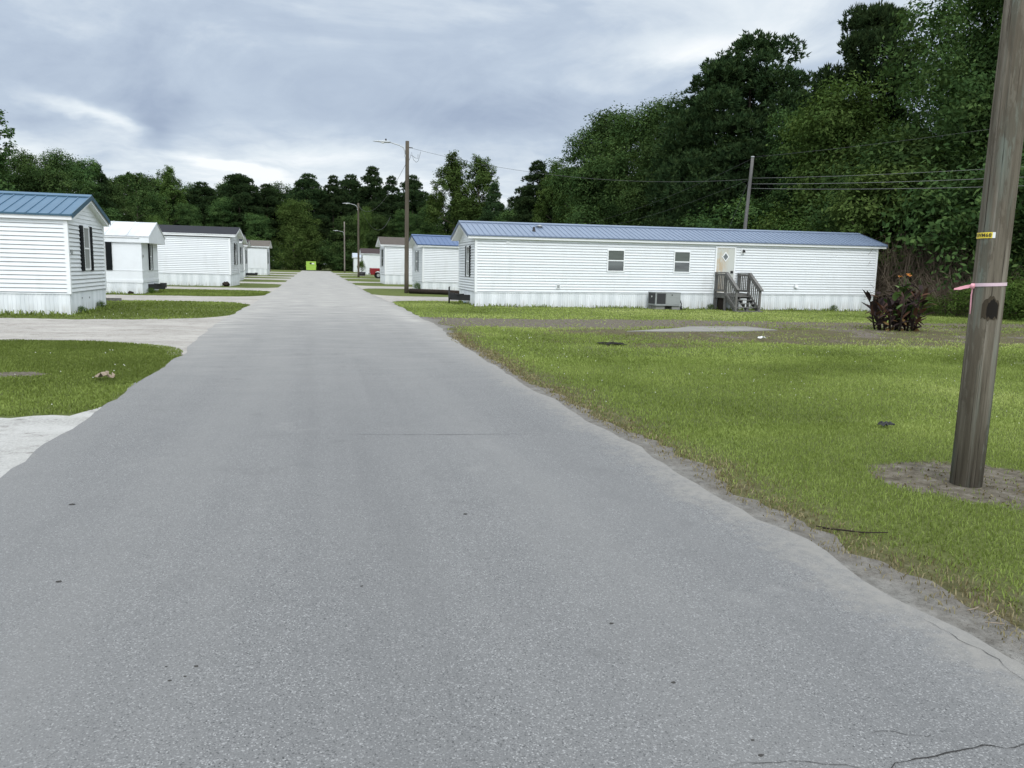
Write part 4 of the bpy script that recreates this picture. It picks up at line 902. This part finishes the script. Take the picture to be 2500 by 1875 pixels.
# right hand wood, front row along the skyline of the photograph
for a in [
 ('vine',33.5,33.0,19.5,'tall vine hung tree at the right edge behind the thick pole',None,1.0), ('vine',36.8,37.4,18.0,'tall vine hung tree just left of the thick pole',None,1.0),
 ('pine3',36.3,46.6,20.2,'pine top standing in the gap left of the vine hung trees',None,.72), ('light',32.5,44.5,12.5,'light green leafy tree behind the right end of the long home',None,.9),
 ('oak',33.5,50.5,12.6,'mid green tree filling the gap right of the big domed pine',None,.9), ('dome',35.2,60.0,21.0,'big domed pine towering behind the leaning pole',None,1.06),
 ('oak',32.0,58.5,12.0,'leafy tree below the big domed pine behind the long home',None,1.0), ('oak2',34.0,70.0,17.0,'tall tree at the left flank of the big domed pine',None,1.05),
 ('oak2',34.0,78.0,18.0,'tall leafy tree with light top, second left of the domed pine',None,1.0), ('oak',34.0,87.0,19.0,'rounded leafy tree, third left of the domed pine',None,1.0),
 ('oak2',34.0,96.5,18.6,'leafy tree with ragged left side on the slope of the right skyline',None,.95), ('low',32.0,84.0,13.0,'low bushy tree in front of the rounded tree on the right',None,1.0),
 ('oak',32.5,70.0,13.0,'low bushy tree under the right skyline left of the domed pine',None,1.0), ('ash',32.5,104.0,14.0,'lighter green tree at the foot of the right skyline slope',None,1.0),
 ('pine3',36.0,108.0,16.8,'small dark pine peeking out left of the right skyline slope',None,.8), ('pine2',33.0,116.0,17.4,'bushy dark pine alone left of the right skyline slope',None,1.35),
 ('pine2',34.0,126.0,14.5,'short dark pine beside the bushy pine',None,1.2), ('light',31.5,122.0,8.5,'small bright bush tree above the blue roof',None,.7),
 ('ash',29.5,168.0,22.5,'tall light green tree with spiky top right of the tall street lamp',None,1.15), ('ash',34.0,165.0,22.0,'tall light green tree, right twin of the spiky one',None,1.1),
 ('pine2',34.0,150.0,17.5,'dark pine between the spiky green trees and the bushy pine',None,.9)]: plant(*a[:5], group=a[5], wide=a[6])
# far row behind the road end
for a in [
 ('pine3',-33,200,18.5,'leftmost round topped pine of the far treeline',1.0), ('pine',-26.5,203,20.4,'wide flat pine of the far treeline, left of the tallest round one',1.25), ('pine3',-17.5,200,23.0,'tallest round topped pine of the far treeline left of the road',1.0),
 ('pine',-11.5,204,20.8,'dark pine sloping down right of the round topped far pine',1.0), ('oak',-21,195,15.5,'dark leafy tree under the round topped far pine',1.0), ('pine',-1.5,202,23.6,'broad dark pine of the far treeline above the dumpster',1.15),
 ('pine2',4.5,200,22.6,'narrow dark pine right above the road end',1.0), ('pine',9.0,204,24.2,'tall dark pine behind the middle street lamp',1.0), ('pine2',14.0,200,25.2,'tallest dark pine left of the tall street lamp',1.15),
 ('pine2',19.0,202,23.4,'dark pine directly behind the tall street lamp',1.0), ('pine',24.0,200,24.4,'dark pine just right of the tall street lamp',.95), ('pine',-6,208,20.0,'pine set back in the skyline dip above the light tree',.9),
 ('light',-4.8,191,14.6,'broad light green tree left of the dumpster',1.0), ('low',8.0,192,12.5,'rounded mid green tree right of the dumpster behind the street lamps',1.05), ('oak',14.5,190,13.0,'leafy tree behind the far white homes on the right',1.0),
 ('light',11.5,189,13.8,'small yellowish crown behind the drooping cable',.5), ('oak',20.5,188,14.0,'leafy tree above the brown roofed home',1.0), ('oak2',26,185,15.0,'leafy tree above the blue roofed home',1.0), ('low',-13,193,12.0,'low leafy tree left of the broad light green tree',1.0), ('oak',-28,190,13.5,'leafy tree above the farthest home of the left row',1.0)]: plant(*a[:5], wide=a[5])
# left row
for a in [
 ('airy',-34.2,97,16.6,'airy tree cut off by the left photo edge',1.0), ('oak2',-36,103,12.8,'dark tree at the left edge under the airy one',1.0), ('low',-30.5,103,11.2,'yellow green bushy tree behind the teal roof',1.0), ('oak2',-36,112,13.8,'leafy tree with feathery top behind the teal roof',1.0),
 ('oak2',-35,122,15.2,'leafy tree left of the dark cedar',1.05), ('oak',-34,131,15.4,'dark full tree above the ridge end of the teal roof',1.0), ('pine2',-34,140,16.2,'dark cedar like tree above the white metal roof',.9), ('oak',-35,150,14.6,'dark tree right of the cedar like one',.95),
 ('airy',-34,158,16.2,'thin tree with bare sprigs in the left skyline',1.0), ('airy',-34,168,17.6,'taller thin tree with open branches in the left skyline',.9), ('low',-34,178,14.5,'low tree at the dip of the left skyline',1.0), ('ash',-33,196,20.0,'leafy green tree just left of the far pines',1.0), ('light',-25,137,7.8,'small yellow green tree above the white metal roof',.6)]: plant(*a[:5], wide=a[5])
G1 = 'trees deep inside the right wood'; G2 = 'trees deep behind the far treeline'; G3 = 'trees deep behind the left row'
for i in range(22):
    y = 30+i*6.6; plant(('oak','pine2','oak2','vine')[i%4], 41+random.uniform(-1.5,2.5), y, min(random.uniform(12,14.5), 17), 'dark tree deep in the right wood, seen only through gaps', G1, 1.1)
for i in range(18):
    plant(('pine2','oak','pine','oak2')[i%4], -46+i*5.2, 211+random.uniform(-2,4), random.uniform(18,21), 'dark tree deep behind the far treeline, seen only through gaps', G2, 1.35)
for i in range(11):
    plant(('oak','low','oak2')[i%3], -41+random.uniform(-2,1), 88+i*10.5, random.uniform(9.5,11.5), 'dark tree deep behind the left row, seen only through gaps', G3, 1.15)
for i in range(9):
    plant(('oak','oak2','low')[i%3], 37+random.uniform(-2,3), 128+i*8.0, random.uniform(10,13), 'dark tree deep in the right wood, seen only through gaps', G1, 1.2)
U1 = 'undergrowth shrubs along the right wood'; U2 = 'undergrowth shrubs at the road end'; U3 = 'undergrowth shrubs behind the left homes'
for i in range(16):
    plant(('shrub','shrub2')[i%2], -26+i*3.4, 197+random.uniform(-1,1), random.uniform(3.2,4.5), 'bushy undergrowth shrub at the foot of the far treeline', U2, 1.3)
for i in range(12):
    plant(('shrub','shrub2','shrub')[i%3], 21+i*2.2, 176+random.uniform(-3,6), random.uniform(6,8.5), 'bushy undergrowth shrub at the foot of the far treeline', U2, 1.2)
for i in range(27):
    y = 35+i*5.2; plant(('shrub','shrub2')[i%3==2], 29.8+random.uniform(-.8,1.2), y, random.uniform(3.6,6.2), 'bushy undergrowth shrub at the edge of the right wood', U1, 1.15)
for i in range(26):
    plant(('shrub','shrub2','shrub')[i%3], -44+i*3.0, (189.5 if abs(-44+i*3.0+1)>5 else 193)+random.uniform(-.8,1.5), random.uniform(3.8,7), 'bushy undergrowth shrub at the foot of the far treeline', U2, 1.15)
for i in range(19):
    plant(('shrub2','shrub','shrub')[i%3], -28.5+random.uniform(-1,1.5), 84+i*5.7, random.uniform(3.5,6.5), 'bushy undergrowth shrub behind the left homes', U3, 1.2)
for i, (x, y, h, k) in enumerate(((26.8,27.0,1.0,'weeds2'),(27.6,26.2,1.3,'weeds'),(27.8,25.0,1.2,'weeds2'),(28.6,26.9,1.5,'weeds'),(29.4,25.4,1.6,'weeds'),(28.9,23.6,1.3,'weeds2'),(30.2,23.9,1.8,'weeds'),(30.6,26.4,1.9,'weeds'),(31.4,24.9,2.0,'weeds'),(25.9,28.3,.7,'weeds2'))):
    plant(k, x, y, h, 'clump of tall green weeds behind the thick pole', 'tall weeds at the right lawn edge', 1.0)
for i, (x, y, h, w_) in enumerate(((28.6,34.2,6.5,'shrub2'),(31.2,30.5,7.0,'shrub'),(31.5,35.0,8.0,'shrub'),(33,27.0,7.0,'shrub2'),(28.0,36.8,5.5,'shrub'))):
    plant(w_, x, y, h, ('light green tall shrub right of the long home roof end','dark tall shrub behind the brown brush','tall dark shrub below the vine hung trees','tall light shrub at the right photo edge','dark tall shrub peeking over the long home roof end')[i], None, 1.0)

def twigs(label, x, y, n, rad, h, seed, name='brush_pile'):
    rr = random.Random(seed); mb = MB()
    for i in range(n):
        a = rr.uniform(0,2*PI); d = rad*math.sqrt(rr.random()); b = rr.uniform(0,2*PI); l = rr.uniform(.6,1.9); hh = h*rr.uniform(.4,1)*(1-.35*d/rad)
        p0 = Vector((math.cos(a)*d, math.sin(a)*d*.6, 0)); p1_ = p0+Vector((math.cos(b)*l*.25,math.sin(b)*l*.25,hh*.6)); p2_ = p0+Vector((math.cos(b)*l*.7,math.sin(b)*l*.7,hh)); p3 = p0+Vector((math.cos(b)*l*1.2,math.sin(b)*l*1.2,hh*rr.uniform(.45,.95)))
        mb.tube([p0,p1_,p2_,p3], [.017,.014,.010,.005], 3, cap=False)
        for _ in range(3):
            s0 = p1_.lerp(p3, rr.random()); mb.tube([s0, s0+Vector((rr.uniform(-.5,.5),rr.uniform(-.5,.5),rr.uniform(-.3,.4)))], [.008,.003], 3, cap=False)
    return tag(mb.build(name, M['twig'], None, (x,y,0)), label, 'brush')
twigs('tangled leafless brown brush behind the maroon canna', 28.6, 31.6, 420, 2.6, 4.6, 1)
twigs('lower tangle of brown twigs beside the thick pole', 27.6, 29.4, 260, 2.0, 2.4, 2)
twigs('thin brown twigs against the right end of the long home', 28.6, 34.0, 160, 1.3, 3.4, 3)
twigs('brown brush at the far right photo edge', 32.2, 28.0, 160, 1.8, 3.0, 4)

# ------------------------------------------------------------------ canna clump
def canna():
    rg = np.random.default_rng(21); rt = tag(empty('canna_plant', (17.25,20.0,0)), 'dark maroon canna clump with orange flowers on the right lawn', 'plant')
    def leaf(base, az, el, L, wd, curl, tint):
        k = 7; ds = []; p = np.array(base, float); e = el; pts = []
        for i in range(k+1): pts.append(p.copy()); d = np.array([math.cos(az)*math.cos(e), math.sin(az)*math.cos(e), math.sin(e)]); p = p+d*L/k; e -= curl/k; ds.append(d)
        sd = np.array([-math.sin(az), math.cos(az), 0]); V = []
        for i in range(k+1):
            t = i/k; w = wd*max(.03,math.sin(PI*min(1,t*.93+.07))**.8); nrm = np.cross(sd, ds[i]); V += [pts[i]-sd*w+nrm*w*.35, pts[i], pts[i]+sd*w+nrm*w*.35]
        F = []
        for i in range(k): a = i*3; F += [(a,a+3,a+4,a+1),(a+1,a+4,a+5,a+2)]
        return V, F, tint
    def mk(name, L, mt):
        V, F, T = [], [], []
        for v, f, t in L: o = len(V); V += v; F += [tuple(i+o for i in q) for q in f]; T += [t]*len(v)
        mesh_np(name, np.array(V), np.array(F), M[mt], {'tint':np.array(T)}, rt, True)
    stems = []; lv = []; gr = []
    for i in range(21):
        a = rg.random()*2*PI; d = .68*math.sqrt(rg.random()); b = (math.cos(a)*d, math.sin(a)*d*.7); h = rg.uniform(.55,1.15); tx, ty = b[0]*1.35, b[1]*1.35; stems.append((b,(tx,ty,h)))
        for j in range(9):
            t = (j+1)/9; p = (b[0]+(tx-b[0])*t, b[1]+(ty-b[1])*t, h*t*.95); az = a*0.5+rg.random()*2*PI; lv.append(leaf(p, az, rg.uniform(.45,1.4), rg.uniform(.32,.54), rg.uniform(.05,.088), rg.uniform(.5,1.6), rg.random()))
    mk('foliage', lv, 'maroon')
    for (az, z, l) in ((2.0,1.05,.36),(-1.9,1.0,.38),(-1.2,.95,.36),(-2.4,1.0,.38),(.4,1.1,.36),(-1.6,.55,.3),(-1.0,.48,.3),(-2.0,.5,.28),(-1.7,1.12,.36),(-1.4,1.02,.36),(-2.7,1.05,.32),(-.6,1.0,.34),(-1.8,.42,.3),(-1.4,.6,.26)): gr.append(leaf((.12 if z>.9 else .1,-.25 if z<.9 else -.05,z), az, 1.0, l, .085, 1.2, rg.random()))
    for _ in range(26): gr.append(leaf((rg.uniform(-.5,.6), rg.uniform(-.5,.1), rg.uniform(.25,1.0)), rg.uniform(-PI,0), rg.uniform(.5,1.3), rg.uniform(.25,.4), rg.uniform(.05,.085), 1.0, rg.random()*.7))
    mk('green_leaves', gr, 'cannagreen')
    dl = [leaf((rg.uniform(-.65,.65), rg.uniform(-.45,.1), rg.uniform(.05,.4)), rg.uniform(-PI,0), rg.uniform(-.6,.4), rg.uniform(.25,.42), .07, .8, rg.random()) for _ in range(16)]; mk('dried_leaves', dl, 'dryleaf')
    mb = MB()
    for o_ in rt.children: o_.scale = (1.0,1.0,1.12)
    for b, t in stems: mb.tube([(b[0],b[1],-.02),((b[0]+t[0])/2,(b[1]+t[1])/2,t[2]*.5),t], [.028,.024,.012], 6)
    mb.build('stalks', M['log'], rt)
    mb = MB()
    for (x, z) in ((-.08,1.5),(.22,1.56),(.1,1.62)): mb.tube([(.1,-.05,1.0),(x*.9,-.06,z-.2),(x,-.06,z)], .009, 5)
    mb.build('flower_stems', M['cannagreen'], rt)
    for k, (x, z) in enumerate(((-.10,1.5),(.20,1.57),(.27,1.53))):
        V = []
        mb = MB()
        for j in range(5):
            a = j*2*PI/5+k; mb.add([(0,0,0),(math.cos(a+.4)*.05,math.sin(a+.4)*.05,.045),(math.cos(a)*.10,math.sin(a)*.10,.03),(math.cos(a-.4)*.05,math.sin(a-.4)*.05,.045)], [(0,1,2,3)])
        o = mb.build('flower', M['orange'], rt, (x-.05,-.12,z+.1)); o.scale = (1.1,1.1,1.1)
canna()
# potted shrub by the far street lamp, weeds at skirting
ps = tag(empty('potted_shrub', (6.55,116,0)), 'dark potted shrub behind the middle street lamp', 'potted shrub')
mb = MB(); mb.tube([(0,0,0),(0,0,.15),(0,0,.55)], [.5,.55,.6], 14); mb.build('pot', M['black'], ps)
for ch in KIDS['weeds']:
    c = ch.copy(); COL.objects.link(c); c.parent = ps; c.location = (0,0,.4); c.scale = (.5,.5,.9); c.name = 'foliage' if 'crown' in ch.name else 'stem'
WG = 'weed tufts at the foot of the home skirting'
for i, (x, y, h) in enumerate(((-6.38,24.0,.16),(-6.36,25.9,.2),(-7.42,39.2,.2),(6.4,50.2,.4),(16.9,30.9,.2),(19.0,30.9,.22),(23.2,30.95,.22),(-7.35,38.6,.2))):
    plant('weeds2', x, y, h, 'small weed tuft at the foot of a home skirting', WG, .8)

# ------------------------------------------------------------------ sky, sun, camera
SUN_EL, SUN_AZ = 42, 184       # azimuth clockwise from +Y
W = bpy.data.worlds.new('World'); S.world = W; W.use_nodes = True; N = NT(W.node_tree); bg = N.n['Background']
sky = N.new('ShaderNodeTexSky', sky_type='NISHITA'); sky.sun_disc = False; sky.sun_elevation = R(SUN_EL); sky.sun_rotation = R(SUN_AZ)
sky.air_density = 1.0; sky.dust_density = 2.0; sky.ozone_density = 1.0
dv = N.new('ShaderNodeTexCoord').outputs['Generated']; sx = N.new('ShaderNodeSeparateXYZ'); N.put(sx.inputs[0], dv)
az = N.m('MULTIPLY', N.m('ARCTAN2', sx.outputs[0], sx.outputs[1]), 180/PI); el = N.m('MULTIPLY', N.m('ARCSINE', sx.outputs[2]), 180/PI)
def combo(a, b_): c = N.new('ShaderNodeCombineXYZ'); N.put(c.inputs[0], a); N.put(c.inputs[1], b_); return c.outputs[0]
cvec = combo(N.m('MULTIPLY', az, 1/15), N.m('MULTIPLY', el, 1/6.4))
nW = N.noise(N.sc(cvec,(1.5,1.2,1)), 1.4, 4, .55); el0 = el; el = N.m('ADD', el, N.m('MULTIPLY', N.m('SUBTRACT', nW, .5), 2.6)); az = N.m('ADD', az, N.m('MULTIPLY', N.m('SUBTRACT', nW, .5), 4.0))
nA = N.noise(cvec, 1.0, 8, .60, .9); nB = N.noise(combo(N.m('MULTIPLY', az, 1/9), N.m('MULTIPLY', el, 1/1.3)), 1.3, 5, .6, .5); nC = N.noise(N.sc(cvec,(2.3,2.0,1)), 1.7, 6, .6, .5)
base = N.ramp(N.m('DIVIDE', el, 40.0), [(0.,.88),(.11,.84),(.155,.80),(.20,.69),(.25,.57),(.33,.56),(.45,.66),(.75,.88)])
sep = N.new('ShaderNodeSeparateColor'); N.put(sep.inputs[0], base); B = sep.outputs[0]
low = N.m('SUBTRACT', 1.0, N.m('MULTIPLY', N.m('SUBTRACT', el, 4.0), 1/7.0, clamp=True))
B = N.m('ADD', B, N.m('MULTIPLY', N.m('SUBTRACT', nA, .5), .66)); B = N.m('ADD', B, N.m('MULTIPLY', N.m('SUBTRACT', nC, .5), .16)); B = N.m('ADD', B, N.m('MULTIPLY', N.m('MULTIPLY', N.m('SUBTRACT', nB, .5), .75), low))
def lobe(B, a0, e0, sa, se, amp, tilt=0.0):
    da = N.m('SUBTRACT', az, a0); de = N.m('SUBTRACT', N.m('SUBTRACT', el, e0), N.m('MULTIPLY', da, tilt))
    q = N.m('ADD', N.m('POWER', N.m('ABSOLUTE', N.m('DIVIDE', da, sa)), 2.0), N.m('POWER', N.m('ABSOLUTE', N.m('DIVIDE', N.m('ADD', de, N.m('MULTIPLY', N.m('SUBTRACT', nA,.5), se*1.6)), se)), 2.0))
    return N.m('ADD', B, N.m('MULTIPLY', N.m('EXPONENT', N.m('MULTIPLY', q, -1.0)), amp))
for q in ((-9.6,9.5,2.3,1.4,-.22),(-10.1,8.1,1.1,.9,-.30),(-5.5,6.2,4.2,.42,.42,-.13),(-14,8.9,3.6,.5,.30,-.22),(-17,8.3,3,.5,-.10,-.1),(-13.2,6.3,.8,.7,-.16),
          (28,15.0,6,1.3,.34),(11,10.6,8,1.3,-.16),(3,7.4,6,.5,.12,.03),(-5,12.6,9,1.6,-.06),(20,12.6,5,.7,.10),(-16,13.6,5,1.5,.10),(33,17,6,2,.16),(-1,5.0,9,1.0,.10)): B = lobe(B, *q)
cc = N.ramp(B, [(0.,(.26,.315,.43)),(.35,(.36,.435,.565)),(.6,(.50,.585,.70)),(.82,(.74,.81,.87)),(1.,(.95,.98,1.0))])
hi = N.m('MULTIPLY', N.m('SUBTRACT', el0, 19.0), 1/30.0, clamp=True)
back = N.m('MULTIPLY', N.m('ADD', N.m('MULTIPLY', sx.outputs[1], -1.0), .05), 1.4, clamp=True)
gain = N.m('ADD', 1.0, N.m('MAXIMUM', N.m('MULTIPLY', hi, 1.0), N.m('MULTIPLY', back, 1.1)))  # extra sky brightness overhead and behind the camera, added to light the walls
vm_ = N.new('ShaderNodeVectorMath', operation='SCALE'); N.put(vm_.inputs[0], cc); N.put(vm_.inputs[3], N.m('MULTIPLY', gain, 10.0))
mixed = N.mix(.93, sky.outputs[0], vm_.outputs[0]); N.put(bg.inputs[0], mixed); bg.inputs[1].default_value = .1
sl = bpy.data.lights.new('sun','SUN'); sl.energy = 1.3; sl.angle = R(25); sl.color = (1,.97,.92); so = bpy.data.objects.new('sun', sl); COL.objects.link(so)
sd = Vector((math.sin(R(SUN_AZ))*math.cos(R(SUN_EL)), math.cos(R(SUN_AZ))*math.cos(R(SUN_EL)), math.sin(R(SUN_EL)))); so.rotation_euler = sd.to_track_quat('Z','Y').to_euler(); so.location = (0,0,40)

cam = bpy.data.cameras.new('camera'); co = bpy.data.objects.new('camera', cam); COL.objects.link(co); S.camera = co
cam.sensor_width = 36; cam.lens = 36*1878/2500; cam.clip_end = 5000; cam.clip_start = .05
yw, pt, ro = R(14.4), R(8.5), R(1.5)
fw = Vector((math.sin(yw)*math.cos(pt), math.cos(yw)*math.cos(pt), -math.sin(pt))); rt = Vector((math.cos(yw), -math.sin(yw), 0)); up = rt.cross(fw)
r2 = rt*math.cos(ro)+up*math.sin(ro); u2 = up*math.cos(ro)-rt*math.sin(ro)
co.matrix_world = Matrix(((r2.x,u2.x,-fw.x,0),(r2.y,u2.y,-fw.y,0),(r2.z,u2.z,-fw.z,1.55),(0,0,0,1)))
S.view_settings.view_transform = 'Standard'; S.view_settings.look = 'None'; S.view_settings.exposure = 0.1; S.view_settings.gamma = 1
S.cycles.max_bounces = 6; S.cycles.diffuse_bounces = 3; S.cycles.transparent_max_bounces = 4; S.cycles.use_denoising = True
